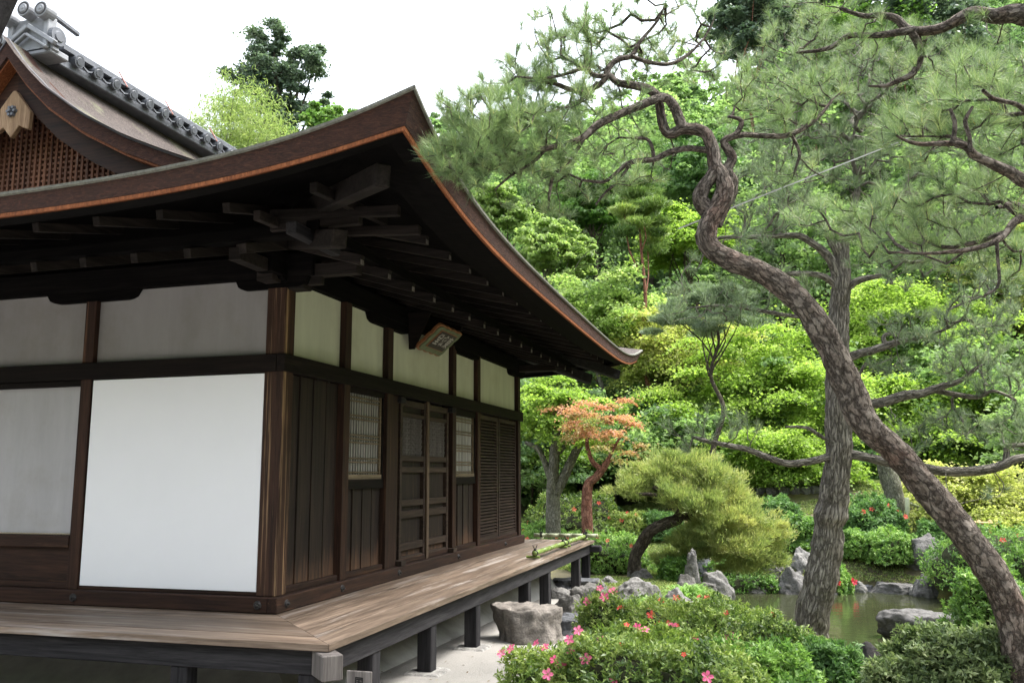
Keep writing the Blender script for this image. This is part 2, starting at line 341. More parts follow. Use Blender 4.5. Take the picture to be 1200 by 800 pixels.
def make_ground():
    xs = axis_pts(-120, 120, -4, 12, .16, 4); ys = axis_pts(-60, 150, -4, 22, .16, 4)
    X, Y = np.meshgrid(xs, ys); Z = ground(X, Y)
    V = np.stack([X.ravel(), Y.ravel(), Z.ravel()], 1); nx = len(xs); ny = len(ys)
    i = (np.arange(ny-1)[:, None]*nx+np.arange(nx-1)[None]).ravel(); Fq = np.stack([i, i+1, i+nx+1, i+nx], 1)
    o = link('ground', mkmesh(V, Fq, smooth=True), ground_mat(), loc=(0, 0, 0)); tag(o, kind='structure')
    m, n, b = mat_base('pond_water'); b.inputs['Base Color'].default_value = (.030, .034, .016, 1); b.inputs['Roughness'].default_value = .05; b.inputs['IOR'].default_value = 1.33
    b.inputs['Specular IOR Level'].default_value = .6
    bump(n, b, noise(n, coords(n, (1, 2.2, 1)), 3.0, 3, .5), .12, .05)
    w_ = MB().add([(1, 1.5, WATER), (12, 1.5, WATER), (12, 14, WATER), (1, 14, WATER)], [[0, 1, 2, 3]]).build('pond_water', m); tag(w_, kind='structure')
make_ground()

# ------------------------------------------------------------------ the hall
L = 6.9; TOPW = 2.60; HB0, HB1 = 1.84, 1.98
hall = root('temple_hall', (-3.45, 3.45, -.6), 'dark timber temple hall with white plaster panels and a sweeping bark roof', 'temple hall')
def pbox(name, a, b, mat, parent=hall, bev=.004): return MB().box(a, b).build(name, mat, parent, bev)

# posts.  right face x=0 plane (faces +X), front face y=0 plane (faces -Y)
PW = .13
for y in (1.08, 3.92, 4.87): pbox('post', (-PW, y-.06, .12), (.02, y+.06, TOPW), W_BRN['z'])
pbox('post', (-PW, 1.95, .12), (.02, 2.08, TOPW), W_BRN['z']); pbox('post', (-.10, 2.085, .12), (.005, 2.26, HB0), W_BRN['z'])
pbox('post', (-PW, L-.13, .12), (.02, L, TOPW), W_BRN['z'])
cp = pbox('corner_post', (-.15, -.02, .12), (.022, .13, TOPW+.2), W_CORN, bev=.006)
for x in (-1.87, -3.7, -5.3, -6.84): pbox('post', (x-.055, -.02, .12), (x+.055, PW, TOPW), W_BRN['z'])
# horizontal beams
MB().box((-.03, -.045, HB0), (.045, L+.07, HB1)).build('band_beam', W_DARK['y'], hall, .005)
MB().box((-L-.05, -.045, HB0), (-.032, .03, HB1)).build('band_beam', W_DARK['x'], hall, .005)
MB().box((-.12, -.25, TOPW), (.03, L+.25, TOPW+.19)).build('wall_plate', W_BLACK['y'], hall, .005)
MB().box((-L-.2, -.03, TOPW+.002), (.25, .12, TOPW+.192)).build('wall_plate', W_BLACK['x'], hall, .005)
MB().box((-.02, -.07, 0.004), (.065, L+.03, .12)).build('base_beam', W_BRN['y'], hall, .006)
MB().box((-L, -.07, 0.004), (-.022, .02, .12)).build('base_beam', W_BRN['x'], hall, .006)
MB().box((-.12, .11, .122), (-.005, L-.13, .17)).build('floor_rail', W_BRN['y'], hall, .004)
MB().box((-L, -.005, .122), (-.15, .11, .17)).build('floor_rail', W_BRN['x'], hall, .004)
# nail covers on the base beams
for p, a in [((.065, .07), 0), ((.065, .98), 0), ((.065, 2.2), 0), ((.065, 3.95), 0), ((.065, 5.9), 0)]:
    MB().cyl((p[0], p[1], .062), (p[0]+.012, p[1], .062), .032, .024, 12).cyl((p[0]+.012, p[1], .062), (p[0]+.028, p[1], .062), .014, .008, 8).build('nail_cover', M_IRON, hall)
for x in (-.10, -1.80, -3.65):
    MB().cyl((x, -.07, .062), (x, -.083, .062), .035, .026, 12).cyl((x, -.083, .062), (x, -.10, .062), .014, .008, 8).build('nail_cover', M_IRON, hall)
# inner walls (close the hall)
MB().box((-L+.1, L-.12, 0), (-.14, L-.05, TOPW)).build('rear_wall', M_PLAST, hall)
MB().box((-L+.02, .12, 0), (-L+.08, L-.12, TOPW)).build('rear_wall', M_PLAST, hall)
# upper plaster panels right face
ys = [(.13, 1.02), (1.14, 1.95), (2.08, 3.86), (3.98, 4.81), (4.93, L-.13)]
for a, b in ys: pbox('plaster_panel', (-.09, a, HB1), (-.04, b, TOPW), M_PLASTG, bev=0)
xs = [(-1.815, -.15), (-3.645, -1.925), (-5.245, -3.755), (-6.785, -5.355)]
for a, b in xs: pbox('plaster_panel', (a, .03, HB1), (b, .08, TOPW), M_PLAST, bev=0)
# boat-shaped bracket arms under the wall plate
def arm(c, half, ax, h=.085):
    pts = []
    for t in np.linspace(-1, 1, 25):
        e = 1-abs(t); q = min(1, e/.30); pts.append((c+half*t, TOPW-h*(1-(1-q)**2)**.5 if q < 1 else TOPW-h))
    poly = [(c-half, TOPW+.001)]+pts+[(c+half, TOPW+.001)]
    m = MB()
    if ax == 'x': m.ext([(p, -.024, z) for p, z in poly], (0, .12, 0))
    else: m.ext([(.024, p, z) for p, z in poly], (-.12, 0, 0))
    return m.build('bracket_arm', W_BLACK[ax], hall)
arm(-1.87, .48, 'x'); arm(-3.7, .48, 'x'); arm(-5.3, .48, 'x'); arm(-.12, .33, 'x')
arm(2.02, .5, 'y', .09); arm(4.4, .5, 'y', .07); arm(6.75, .4, 'y', .08); arm(.1, .2, 'y', .03)
# front lower bays
ws = MB().box((-1.80, -.012, .150), (-.155, .012, 1.832)).build('white_screen', M_WHITE, hall, .002)
ws['label'] = 'bright white sheet covering the front bay beside the corner post'
pbox('screen_backing', (-1.812, .03, .17), (-.15, .06, HB0), W_DARK['x'])
for a, b in ((-3.645, -1.925), (-5.245, -3.755), (-6.785, -5.355)):
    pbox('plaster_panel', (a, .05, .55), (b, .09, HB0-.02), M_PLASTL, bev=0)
    pbox('lintel', (a, -.01, HB0-.05), (b, .05, HB0-.002), W_DARK['x']); pbox('sill_rail', (a, -.03, .45), (b, .04, .545), W_BRN['x'])
    pbox('skirting_board', (a, .01, .17), (b, .04, .45), W_BRN['x'])
    g = MB()
    for k in range(int((b-a)/.03)): g.cyl((a+.015+k*.03, .02, .553), (a+.037+k*.03, .03, .557), .007, n=5)
    g.build('straw_rope', flat('straw', (.45, .38, .28), .9) if a == -3.645 else bpy.data.materials['straw'], hall)

# right face lower bays
def boards(y0, y1, z0, z1, n):
    m = MB(); w_ = (y1-y0)/n
    for k in range(n):
        m.box((-.075, y0+k*w_+.003, z0), (-.045+.004*((k*7) % 3), y0+(k+1)*w_-.003, z1))
    m.box((-.09, y0, z0), (-.078, y1, z1))
    for k in range(1, n): m.box((-.05, y0+k*w_-.012, z0), (-.03, y0+k*w_+.012, z1))
    return m
boards(.13, 1.02, .17, HB0, 4).build('board_panel', W_BOARD, hall, .002)
def lattice_window(y0, y1, z0, z1):
    f = MB(); f.box((-.08, y0, z0-.09), (-.01, y1, z0)); f.box((-.06, y0, z1), (-.01, y1, HB0)); f.box((-.06, y0, z0), (-.015, y0+.03, z1)); f.box((-.06, y1-.03, z0), (-.015, y1, z1))
    fr = f.build('window', W_DARK['y'], hall, .003)
    MB().box((-.085, y0+.03, z0), (-.075, y1-.03, z1)).build('paper_pane', M_PAPER, fr)
    g = MB(); n = int((y1-y0-.06)/.052); H = z1-z0
    for k in range(n+1):
        y = y0+.03+(y1-y0-.06)*k/n; g.box((-.066, y-.0115, z0), (-.052, y+.0115, z1))
    g.build('lattice', W_SLAT, fr)
    h = MB()
    for fz, cnt in ((.93, 2), (.72, 2), (.47, 3), (.22, 2), (.06, 2)):
        for j in range(cnt): zc = z0+H*fz+(j-(cnt-1)/2)*.035; h.box((-.050, y0+.03, zc-.007), (-.040, y1-.03, zc+.007))
    h.build('lattice', W_TANR, fr)
    MB().box((-.05, y0+.03, z0), (-.02, y1-.03, z0+.045)).box((-.05, y1-.055, z0+.046), (-.03, y1-.031, z1)).build('lattice_rail', W_TANR, fr)
lattice_window(1.14, 1.95, .99, 1.79); boards(1.14, 1.95, .17, .90, 4).build('board_panel', W_BOARD, hall, .002)
lattice_window(3.98, 4.81, 1.0, 1.76); boards(3.98, 4.81, .17, .91, 4).build('board_panel', W_BOARD, hall, .002)
# louvred shutters
for a, b in ((4.93, 5.83), (5.87, L-.13)):
    m = MB()
    m.box((-.08, a, .17), (-.02, a+.05, HB0-.01)); m.box((-.08, b-.05, .17), (-.02, b, HB0-.01)); m.box((-.08, a+.05, .17), (-.022, b-.05, .22)); m.box((-.08, a+.05, HB0-.07), (-.022, b-.05, HB0-.01)); m.box((-.095, a, .17), (-.085, b, HB0-.01))
    s_ = m.build('shutter', W_RAIL, hall, .002); g = MB(); z = .235
    while z < HB0-.08: g.bar8([(-.078, a+.05, z), (-.078, b-.05, z), (-.078, b-.05, z+.012), (-.078, a+.05, z+.012), (-.022, a+.05, z-.026), (-.022, b-.05, z-.026), (-.022, b-.05, z-.012), (-.022, a+.05, z-.012)]); z += .042
    g.build('louvre', W_RAIL, s_)
# panelled double door
MB().box((-.13, 2.26, .17), (-.105, 3.86, HB0)).build('door_backing', W_DARK['z'], hall)
def zz(p): return 1.82-(p-30)/715*1.70
for a, b in ((2.36, 3.08), (3.11, 3.80)):
    m = MB(); x0, x1 = -.075, -.012
    m.box((x0, a, .12), (x1, a+.06, 1.83)); m.box((x0, b-.06, .12), (x1, b, 1.83))
    for p, q in ((30, 58), (88, 106), (276, 302), (326, 352), (472, 500), (520, 552), (658, 690), (716, 745)): m.box((x0+.002, a+.06, zz(q)), (x1-.004, b-.06, zz(p)))
    d = m.build('door', W_RAIL, hall, .004)
    MB().box((-.065, a+.06, .13), (-.055, b-.06, zz(302))).box((-.065, a+.06, zz(106)), (-.055, b-.06, 1.81)).build('door_panel', W_BOARD, d)
    MB().box((-.07, a+.06, zz(276)), (-.06, b-.06, zz(106))).build('paper_pane', M_PAPER, d)
    g = MB(); z0, z1, A, B = zz(276), zz(106), a+.06, b-.06; sp = .036
    k = A-(z1-z0)
    while k < B+(z1-z0):
        for sgn in (1, -1):
            q0, q1 = (k, k+(z1-z0)*.6) if sgn > 0 else (k+(z1-z0)*.6, k)
            t0, t1 = 0., 1.
            lo, hi = sorted((q0, q1))
            def cl(v): return (v-q0)/(q1-q0)
            ta, tb = sorted((cl(A), cl(B))); t0 = max(0, ta); t1 = min(1, tb)
            if t1 > t0+.02: g.bar((-.048+.004*sgn, q0+(q1-q0)*t0, z0+(z1-z0)*t0), (-.048+.004*sgn, q0+(q1-q0)*t1, z0+(z1-z0)*t1), .008, .010, (1, 0, 0))
        k += sp
    g.build('lattice', W_END, d)
MB().box((-.012, 3.06, .115), (.012, 3.125, 1.85)).build('door_mullion', W_TAN if False else wood('mullion_wood', [(.07, .045, .03), (.16, .11, .075), (.26, .19, .13)], 'z'), hall, .004)
for y in (2.30, 3.83):
    pbox('hinge_block', (-.02, y-.07, 1.77), (.05, y+.05, 1.83), W_GREY['y']); pbox('hinge_block', (-.0, y-.06, .122), (.07, y+.06, .17), W_RAIL)

# ---------------- veranda
DW, DE = 1.0, 7.66
def deck_boards():
    n = 4; ws_ = [.02, .30, .53, .78, 1.0]
    for k in range(n):
        a, b = ws_[k]+.002, ws_[k+1]-.002; zt = -.002*(k % 2)
        MB().prism([(a, -a), (b, -b), (b, DE), (a, DE)], -.045, zt).build('deck_board', W_DECK['y'], hall, .002)
        MB().prism([(a-.003, -a), (-8.4, -a), (-8.4, -b), (b-.003, -b)], -.045, zt).build('deck_board', W_DECK['x'], hall, .002)
    MB().prism([(-.5, L+.03), (.018, L+.03), (.018, DE), (-.5, DE)], -.045, -.003).build('deck_board', W_DECK['y'], hall, .002)
deck_boards()
MB().box((.86, -.93, -.20), (.95, DE-.05, -.049)).build('deck_beam', W_GREY['y'], hall, .005)
MB().box((-8.4, -.95, -.20), (.855, -.86, -.049)).build('deck_beam', W_GREY['x'], hall, .005)
MB().box((-8.4, -.95, -.0), (-8.3, .0, -.049)).build('deck_beam', W_GREY['y'], hall, .005)
MB().bar((.35, -.35, -.125), (1.06, -1.06, -.125), .13, .15).build('deck_corner_beam', W_END, hall, .006)
MB().bar((.7, DE-.09, -.125), (1.13, DE-.09, -.125), .10, .11).build('deck_beam_end', W_GREY['x'], hall, .02)
MB().box((-.45, DE-.14, -.2), (.859, DE-.05, -.049)).build('deck_beam', W_GREY['x'], hall, .005)
posts = [(.88, -.18), (.88, .92), (.88, 2.08), (.88, 3.96), (.88, 4.94), (.88, 6.8), (.88, 7.55), (-.12, -.88), (.82, -.88), (-1.9, -.88), (-3.7, -.88), (-5.5, -.88), (-7.3, -.88)]
stone = rockmat('foot_stone', (.36, .35, .33))
for x, y in posts:
    g0 = gz(x, y); pbox('veranda_post', (x-.062, y-.062, g0+.01), (x+.062, y+.062, -.2 if abs(x) < .85 or x < 0 else -.198), W_GREY['z'], bev=.006)
    tag(MB().box((x-.16, y-.16, g0-.08), (x+.16, y+.16, g0+.018)).build('foot_stone', stone, hall, .02))
for y in (.3, 2.02, 3.9, 5.3, 6.8):
    pbox('floor_post', (-.08, y-.07, -.75), (.04, y+.07, 0), W_GREY['z'])
for x in (-1.87, -3.7, -5.3): pbox('floor_post', (x-.07, -.02, -.7), (x+.07, .1, 0), W_GREY['z'])
MB().box((-L+.3, .4, -.7), (-.35, L-.4, -.05)).build('underfloor_wall', flat('dark_earth', (.05, .045, .04)), hall)

pl_ = MB()
pl_.add([(.62, -.6, -.62), (.05, -.1, -.30), (.05, L+.1, -.34), (.62, L+.6, -.72), (-.1, -.1, -.9), (-.1, L+.1, -.9)], [[0, 3, 2, 1], [0, 1, 4], [1, 2, 5, 4], [2, 3, 5]])
pl_.add([(.62, -.6, -.62), (-L-.6, -.6, -.62), (-L-.1, -.1, -.30), (.05, -.1, -.301)], [[0, 3, 2, 1]])
pl_.build('plaster_plinth', flat('plinth_plaster', (.34, .34, .32), .9, .2, 4, .3), hall)
# ---------------- roof
def sweepz(d): return .30*math.exp(-(d/1.0)**1.15)
X0, X1, Y0, Y1 = -8.7, 1.8, -1.8, 8.7
def eave_loops():
    """samples round the eave: (corner-to-corner), each (point xy, outward normal, z_bottom, thickness, overhang)"""
    out = []
    sides = [((X0, Y0), (X1, Y0), 2.655), ((X1, Y0), (X1-.14, Y1-.45), 2.615), ((X1-.14, Y1-.45), (X0, Y1-.45), 2.64), ((X0, Y1-.45), (X0, Y0), 2.655)]
    for (a, b, base) in sides:
        a = np.array(a); b = np.array(b); ln = np.linalg.norm(b-a); d = (b-a)/ln; nrm = np.array([d[1], -d[0]]); N = 64
        row = []
        for i in range(N+1):
            t = i/N; t = .5-.5*math.cos(math.pi*t); s = t*ln; dc = min(s, ln-s)
            far = .86 if (s > ln/2 and base == 2.615) else 1.0
            if base == 2.64 and s < ln/2: far = .86
            zb = base+(2.912-base)*far*math.exp(-(dc/1.0)**1.15)
            th = .135+.06*math.exp(-dc/.5); ov = .03+.055*math.exp(-dc/.6)
            # mitre direction at the ends
            row.append((a+d*s, nrm, d, zb, th, ov, s, ln))
        out.append(row)
    return out
EL = eave_loops()
def off(smp, e):
    p, nrm, d, zb, th, ov, s, ln = smp     # offset e outward (negative = inward) with mitred ends
    k = s/ln; return p+nrm*e+d*e*(2*k-1)*1.0 if False else p+nrm*e+d*(e*(1 if k >= 1 else -1 if k <= 0 else 0))
def mitre(smp, e):
    # spread the mitre over the whole length so rows stay parallel and end on the diagonals
    p, nrm, d, zb, th, ov, s, ln = smp; k = s/ln
    return p+nrm*e+d*e*(2*k-1)
def strip(name, prof, mat, parent, smooth=True):
    """prof(smp) -> list of (e, z); one mesh per eave side"""
    for row in EL:
        V = []; m = len(prof(row[0]))
        for smp in row:
            for e, z in prof(smp):
                q = mitre(smp, e); V.append((q[0], q[1], z))
        n = len(row); Fq = [[i*m+j, (i+1)*m+j, (i+1)*m+j+1, i*m+j+1] for i in range(n-1) for j in range(m-1)]
        me = mkmesh(V, Fq); 
        link(name, me, mat, parent)
roof_root = None
# shingle layer (orange) under the bark, bark edge, top lip
def p_orange(s): zb = s[3]; return [(-.10, zb+.004), (0, zb), (.004, zb+.022), (-.10, zb+.03)]
def p_edge(s): zb, th, ov = s[3], s[4], s[5]; return [(-.02, zb+.022), (.004+ov*.05, zb+.025), (ov*.5, zb+th*.5), (ov, zb+th)]
def p_lip(s): zb, th, ov = s[3], s[4], s[5]; return [(ov+.001, zb+th-.012), (ov+.014, zb+th-.004), (ov+.016, zb+th+.012), (ov-.01, zb+th+.022)]
strip('eave_shingles', p_orange, M_ORANGE, hall); strip('bark_edge', p_edge, M_TEDGE, hall); strip('roof_lip', p_lip, flat('lip', (.14, .14, .12), .9, .4, 40), hall)
# soffit in steps
def p_soffit(s):
    zb = s[3]; k = zb-2.62
    return [(-.02, zb-.004), (-.15, zb-.002), (-.155, zb+.035), (-.29, zb+.05), (-.295, zb+.09), (-.42, zb+.105), (-.425, 2.80+k*.85), (-.62, 2.90+k*.62), (-.9, 2.99+k*.35), (-1.8, 3.22)]
strip('soffit', p_soffit, W_BLACK['x'], hall)
MB().box((-L-.1, -.05, 3.22), (.05, L+.1, 3.26)).build('ceiling_board', W_BLACK['x'], hall)
MB().box((-.10, -.02, TOPW+.19), (-.05, L, 3.22)).build('frieze_board', W_BLACK['y'], hall)
MB().box((-L, .04, TOPW+.19), (-.101, .09, 3.22)).build('frieze_board', W_BLACK['x'], hall)
# roof surface
PR = [(0, 0.0), (.5, .14), (1.2, .36), (2.0, .64), (2.95, 1.02), (3.32, 1.17), (3.75, 1.36), (4.25, 1.64), (4.68, 1.95), (4.98, 2.24), (5.23, 2.55)]
PR = [(m_, z_) for m_, z_ in PR]
def prof(m_): return float(np.interp(m_, [a for a, _ in PR], [b for _, b in PR]))
ZR = 2.78; RX = -3.4; VY = .3; VY1 = 6.1
def side_surface(k, mmax, verge):
    row = EL[k]; V = []; ms = np.linspace(0, mmax, 30)
    for smp in row:
        p, nrm, d, zb, th, ov, s, ln = smp
        for m_ in ms:
            e = ov-.01-m_; 
            if verge and m_ > 2.15:
                q = mitre(smp, ov-.01-2.15)+nrm*(-(m_-2.15))
            else: q = mitre(smp, e)
            ext = (zb+th+.02)-ZR
            V.append((q[0], q[1], ZR+prof(m_)+ext*max(0, 1-m_/2.2)**2))
    n = len(row); m = len(ms)
    Fq = [[i*m+j, i*m+j+1, (i+1)*m+j+1, (i+1)*m+j] for i in range(n-1) for j in range(m-1)]
    link('roof', mkmesh(V, Fq, smooth=True), M_TTOP, hall)
side_surface(1, 5.23, True); side_surface(3, 5.23, True); side_surface(0, 2.75, False); side_surface(2, 2.75, False)
# verge (gable edge) bark band + orange line + bargeboard, both sides of the ridge
zt = lambda x: ZR+prof(1.83-x if x > RX else 1.83-(2*RX-x))
def gable(yv, sgn, hall=hall):
    xs_ = np.linspace(-.9, 0, 24); 
    for side in (1, -1):
        X = [RX+side*t for t in np.linspace(0, 3.05, 40)]
        def band(y0, y1, o0, o1, name, mat, curve=0):
            V = []
            for i, x in enumerate(X):
                z = zt(x); f = 1-.35*i/39
                for (yy, oo) in ((y0, o0), (y0, o1), (y1, o1), (y1, o0)): V.append((x, yy, z-oo*(f if oo > .03 else 1)))
            Fq = [[i*4+j, (i+1)*4+j, (i+1)*4+(j+1) % 4, i*4+(j+1) % 4] for i in range(39) for j in range(4)]+[[0, 1, 2, 3], [156, 157, 158, 159]]
            m = MB(); m.add(V, Fq); m.build(name, mat, hall)
        band(yv, yv+sgn*.25, .016, .185, 'verge_bark', M_TEDGE)
        band(yv-sgn*.012, yv+sgn*.02, -.012, .012, 'verge_lip', flat('verge_grey', (.10, .10, .11), .8))
        band(yv+sgn*.03, yv+sgn*.27, .187, .215, 'verge_shingles', M_ORANGE)
        band(yv+sgn*.16, yv+sgn*.24, .217, .47, 'bargeboard', W_BRN['x'])
    # wall behind with its lattice
    yw = yv+sgn*.5
    poly = [(RX+t, yw, zt(RX+t)-.2) for t in np.linspace(-3.1, 3.1, 41)]; poly += [(RX+3.1, yw, 3.2), (RX-3.1, yw, 3.2)]
    MB().ext(poly, (0, sgn*.06, 0)).build('gable_wall', W_DARK['z'], hall)
    g = MB(); x = RX-2.9
    while x < RX+2.9:
        g.box((x-.014, yw-sgn*.070, 3.25), (x+.014, yw-sgn*.03, zt(x)-.24)); x += .066
    g.build('gable_lattice', W_LAT, hall)
    g = MB(); z = 3.3
    while z < 5.0:
        hw = 0
        for t in np.linspace(0, 2.9, 60):
            if zt(RX+t)-.26 > z: hw = t
        if hw > .05: g.box((RX-hw, yw-sgn*.060, z-.011), (RX+hw, yw-sgn*.010, z+.011))
        z += .058
    g.build('gable_lattice', W_LAT, hall)
    # pendant board under the apex
    pts = [(-.02, .0), (-.27, -.30), (-.26, -.52), (-.19, -.50), (-.12, -.46), (0, -.60), (.12, -.46), (.19, -.50), (.26, -.52), (.27, -.30), (.02, 0)]
    za = zt(RX)-.50
    pe = MB().ext([(RX+.02+a*.82, yv+sgn*.10, za+b*.82) for a, b in pts], (0, sgn*.05, 0)).build('gable_pendant', W_TAN, hall, .006)
    m = MB()
    for k in range(6):
        a = k*math.pi/3; m.cyl((RX+.02+.04*math.cos(a), yv+sgn*.10, za-.22+.04*math.sin(a)), (RX+.02+.04*math.cos(a), yv+sgn*.07, za-.22+.04*math.sin(a)), .024, .016, 8)
    m.cyl((RX+.02, yv+sgn*.10, za-.22), (RX+.02, yv+sgn*.055, za-.22), .025, .015, 8).build('rosette', M_TILE, pe)
W_LAT = wood('gable_lattice_wood', [(.05, .026, .02), (.15, .062, .034), (.30, .135, .075)], 'z', patch=((.38, .35, .36), (9, 9, 1.5), .62))
gable(VY, 1); gable(VY1, -1)
# tiled ridge
rz = zt(RX)
def ridge():
    y0, y1 = .78, 5.6
    rd = MB().box((RX-.17, y0, rz-.06), (RX+.17, y1, rz+.03)).box((RX-.14, y0, rz+.031), (RX+.14, y1, rz+.10)).build('ridge', M_TILE, hall, .01)
    m = MB()
    for k, (hw, z) in enumerate(((.21, .11), (.175, .145), (.15, .18))): m.box((RX-hw, y0, rz+z), (RX+hw, y1, rz+z+.026))
    m.cyl((RX, y0, rz+.22), (RX, y1, rz+.22), .075, n=14).build('ridge_tile', M_TILE, rd)
    y = y0+.2
    while y < y1-.1:
        for s_ in (1, -1):
            MB().cyl((RX+s_*.10, y, rz+.085), (RX+s_*.235, y, rz+.055), .066, n=14).cyl((RX+s_*.235, y, rz+.055), (RX+s_*.243, y, rz+.053), .046, .040, 12).build('round_tile', M_TILE, rd)
        g = MB()
        g.ext([(RX+.2, y+.06, rz+.05), (RX+.2, y+.09, rz+.02), (RX+.2, y+.14, rz+.0), (RX+.2, y+.19, rz+.02), (RX+.2, y+.22, rz+.05), (RX+.2, y+.19, rz+.035), (RX+.2, y+.14, rz+.02), (RX+.2, y+.09, rz+.035)], (.02, 0, 0)).build('hanging_tile', M_TILE, rd)
        y += .275
    for y in (1.7, 2.5, 3.4): MB().bar((RX+.225, y, rz+.10), (RX+.10, y, rz+.30), .012, .012, (0, 1, 0)).build('copper_tie', flat('copper', (.35, .15, .12), .6), rd)
ridge()
# ridge-end tile with its round crests
def oni(y, s_):
    o = MB()
    c = RX
    o.ext([(c-.30, y, rz-.02), (c+.30, y, rz-.02), (c+.24, y, rz+.22), (c+.24, y, rz+.36), (c-.24, y, rz+.36), (c-.24, y, rz+.22)], (0, s_*.10, 0))
    o.box((c-.28, y, rz-.05), (c+.28, y+s_*.24, rz+.02))
    on_ = o.build('ridge_end_tile', M_TILEL, hall, .012)
    m = MB()
    for side in (1, -1):
        m.bar((c, y-s_*.03, rz+.26), (c+side*.36, y-s_*.03, rz+.02), .05, .05, (0, 1, 0)); m.bar((c, y-s_*.045, rz+.16), (c+side*.27, y-s_*.045, rz-.02), .03, .045, (0, 1, 0))
    m.box((c+.20, y-s_*.04, rz-.02), (c+.26, y+s_*.02, rz+.40)); m.box((c-.26, y-s_*.04, rz-.02), (c-.20, y+s_*.02, rz+.40))
    m.build('crest_frame', M_TILEL, on_, .008)
    for x, z in ((c-.24, rz+.36), (c, rz+.41), (c+.22, rz+.37), (c-.30, rz+.10)):
        d = MB().cyl((x, y-s_*.10, z), (x, y+s_*.02, z), .085, n=20).cyl((x, y-s_*.10, z), (x, y-s_*.112, z), .085, .078, 20).build('crest_disc', M_TILEL, on_)
        MB().cyl((x, y-s_*.1121, z), (x, y-s_*.114, z), .068, n=18).build('crest_ring', M_IRON, d); MB().cyl((x, y-s_*.1141, z), (x, y-s_*.124, z), .05, .04, n=18).cyl((x, y-s_*.1241, z), (x, y-s_*.130, z), .02, .015, 10).build('crest_boss', M_TILEL, d)
    MB().cyl((c+.27, y+s_*.05, rz+.13), (c+.32, y+s_*.05, rz+.13), .10, .095, 20).cyl((c+.32, y+s_*.05, rz+.13), (c+.333, y+s_*.05, rz+.13), .06, .05, 16).build('crest_disc', M_TILE, on_)
    MB().bar((c+.2, y, rz+.40), (c+.2, y+s_*.42, rz+.36), .05, .05).build('crest_bar', M_TILE, on_, .01)
oni(.55, 1); oni(5.85, -1)

# rafters: lower tier and flying tier, on the right and front sides (and coarse on the others)
RC = {a: W_RAFT[a] for a in 'xy'}
def z1(e): return 2.64+(.76-e)*.30
def z2(e): return 2.79+(1.24-e)*.25
nraf = 0
for k in range(16):
    y = -.18+k*.50
    MB().bar((-.05, y, z1(-.05)), (.76, y, z1(.76)), .062, .075).build('rafter', RC['x'], hall, .004)
    MB().box((.76, y-.028, z1(.76)-.034), (.7615, y+.028, z1(.76)+.034)).build('rafter_end', W_END, hall)
    y += .12
    MB().bar((.3, y, z2(.3)), (1.24, y, z2(1.24)), .055, .068).build('rafter', RC['x'], hall, .004)
    MB().box((1.24, y-.024, z2(1.24)-.03), (1.2415, y+.024, z2(1.24)+.03)).build('rafter_end', W_END, hall)
for k in range(15):
    x = .1-k*.465
    MB().bar((x, .05, z1(-.05)), (x, -.76, z1(.76)), .062, .075).build('rafter', RC['y'], hall, .004)
    x = .23-k*.53
    MB().bar((x, -.3, z2(.3)), (x, -1.16, z2(1.16)), .058, .068).build('rafter', RC['y'], hall, .004)
MB().box((.60, -.75, z1(.66)+.045), (.70, L+.9, z1(.66)+.135)).build('purlin', W_BLACK['y'], hall, .004)
MB().box((-L-.9, -.70, z1(.66)+.047), (.745, -.60, z1(.66)+.137)).build('purlin', W_BLACK['x'], hall, .004)
# hip rafters at the near and far right corners
MB().bar((0, 0, 2.90), (1.0, -1.0, 2.575), .105, .13).build('hip_rafter', W_RAFT['x'], hall, .01)
MB().bar((.2, -.2, 3.04), (1.57, -1.57, 2.755), .095, .14).build('hip_rafter', W_RAFT['x'], hall, .01)
MB().bar((0, L, 2.90), (.95, L+.95, 2.56), .12, .15).build('hip_rafter', W_GREY['x'], hall, .01)
MB().bar((.2, L+.2, 3.04), (1.35, L+1.35, 2.66), .11, .15).build('hip_rafter', W_GREY['x'], hall, .01)
# jack rafters fanning beside the hip, and bracket blocks on the corner post
for e in (.35, .62):
    MB().bar((e-.05, -.3-e, 2.86), (e-.0, -1.2, 2.80), .055, .065).build('rafter', RC['y'], hall, .004) if False else None
MB().bar((-.02, -.62, 2.70), (-.02, -.2, 2.82), .055, .065).build('rafter', W_RAFT['y'], hall, .004)
for (a, b) in (((.35, -.15, 2.84), (.35, -.98, 2.80)), ((.15, -.30, 2.88), (1.28, -.30, 2.80)), ((.3, -.72, 2.88), (1.30, -.72, 2.82)), ((.95, -.2, 2.93), (.95, -1.28, 2.84)), ((-.3, .06, 2.57), (.30, .06, 2.57))):
    MB().bar(a, b, .055, .07).build('rafter', W_RAFT['x'], hall, .004)
MB().bar((.60, -.95, 2.70), (.60, -.3, 2.70), .08, .085).build('purlin', W_GREY['y'], hall, .006)
MB().bar((.30, -.70, 2.80), (1.0, -.70, 2.80), .07, .09).build('purlin', W_RAFT['x'], hall, .006)
pbox('bracket_block', (-.16, -.17, 2.55), (-.02, -.03, 2.66), W_RAFT['x']); pbox('bracket_block', (.03, -.02, 2.50), (.17, .12, 2.60), W_RAFT['x'])
pbox('bracket_arm', (.0, .01, 2.60), (.62, .11, 2.70), W_RAFT['x']); pbox('bracket_arm', (-.11, -.62, 2.602), (-.01, .0, 2.70), W_RAFT['x'])
pbox('bracket_arm', (.02, L-.12, 2.60), (.62, L-.02, 2.70), W_RAFT['x'])

ne = MB().bar(P(-36, 62, 3.2), P(14, -48, 3.2), .10, .10).build('neighbour_eave', W_GREY['x']); tag(ne, 'dark grey eave edge cutting the top left corner above the ridge ornament', 'eave')
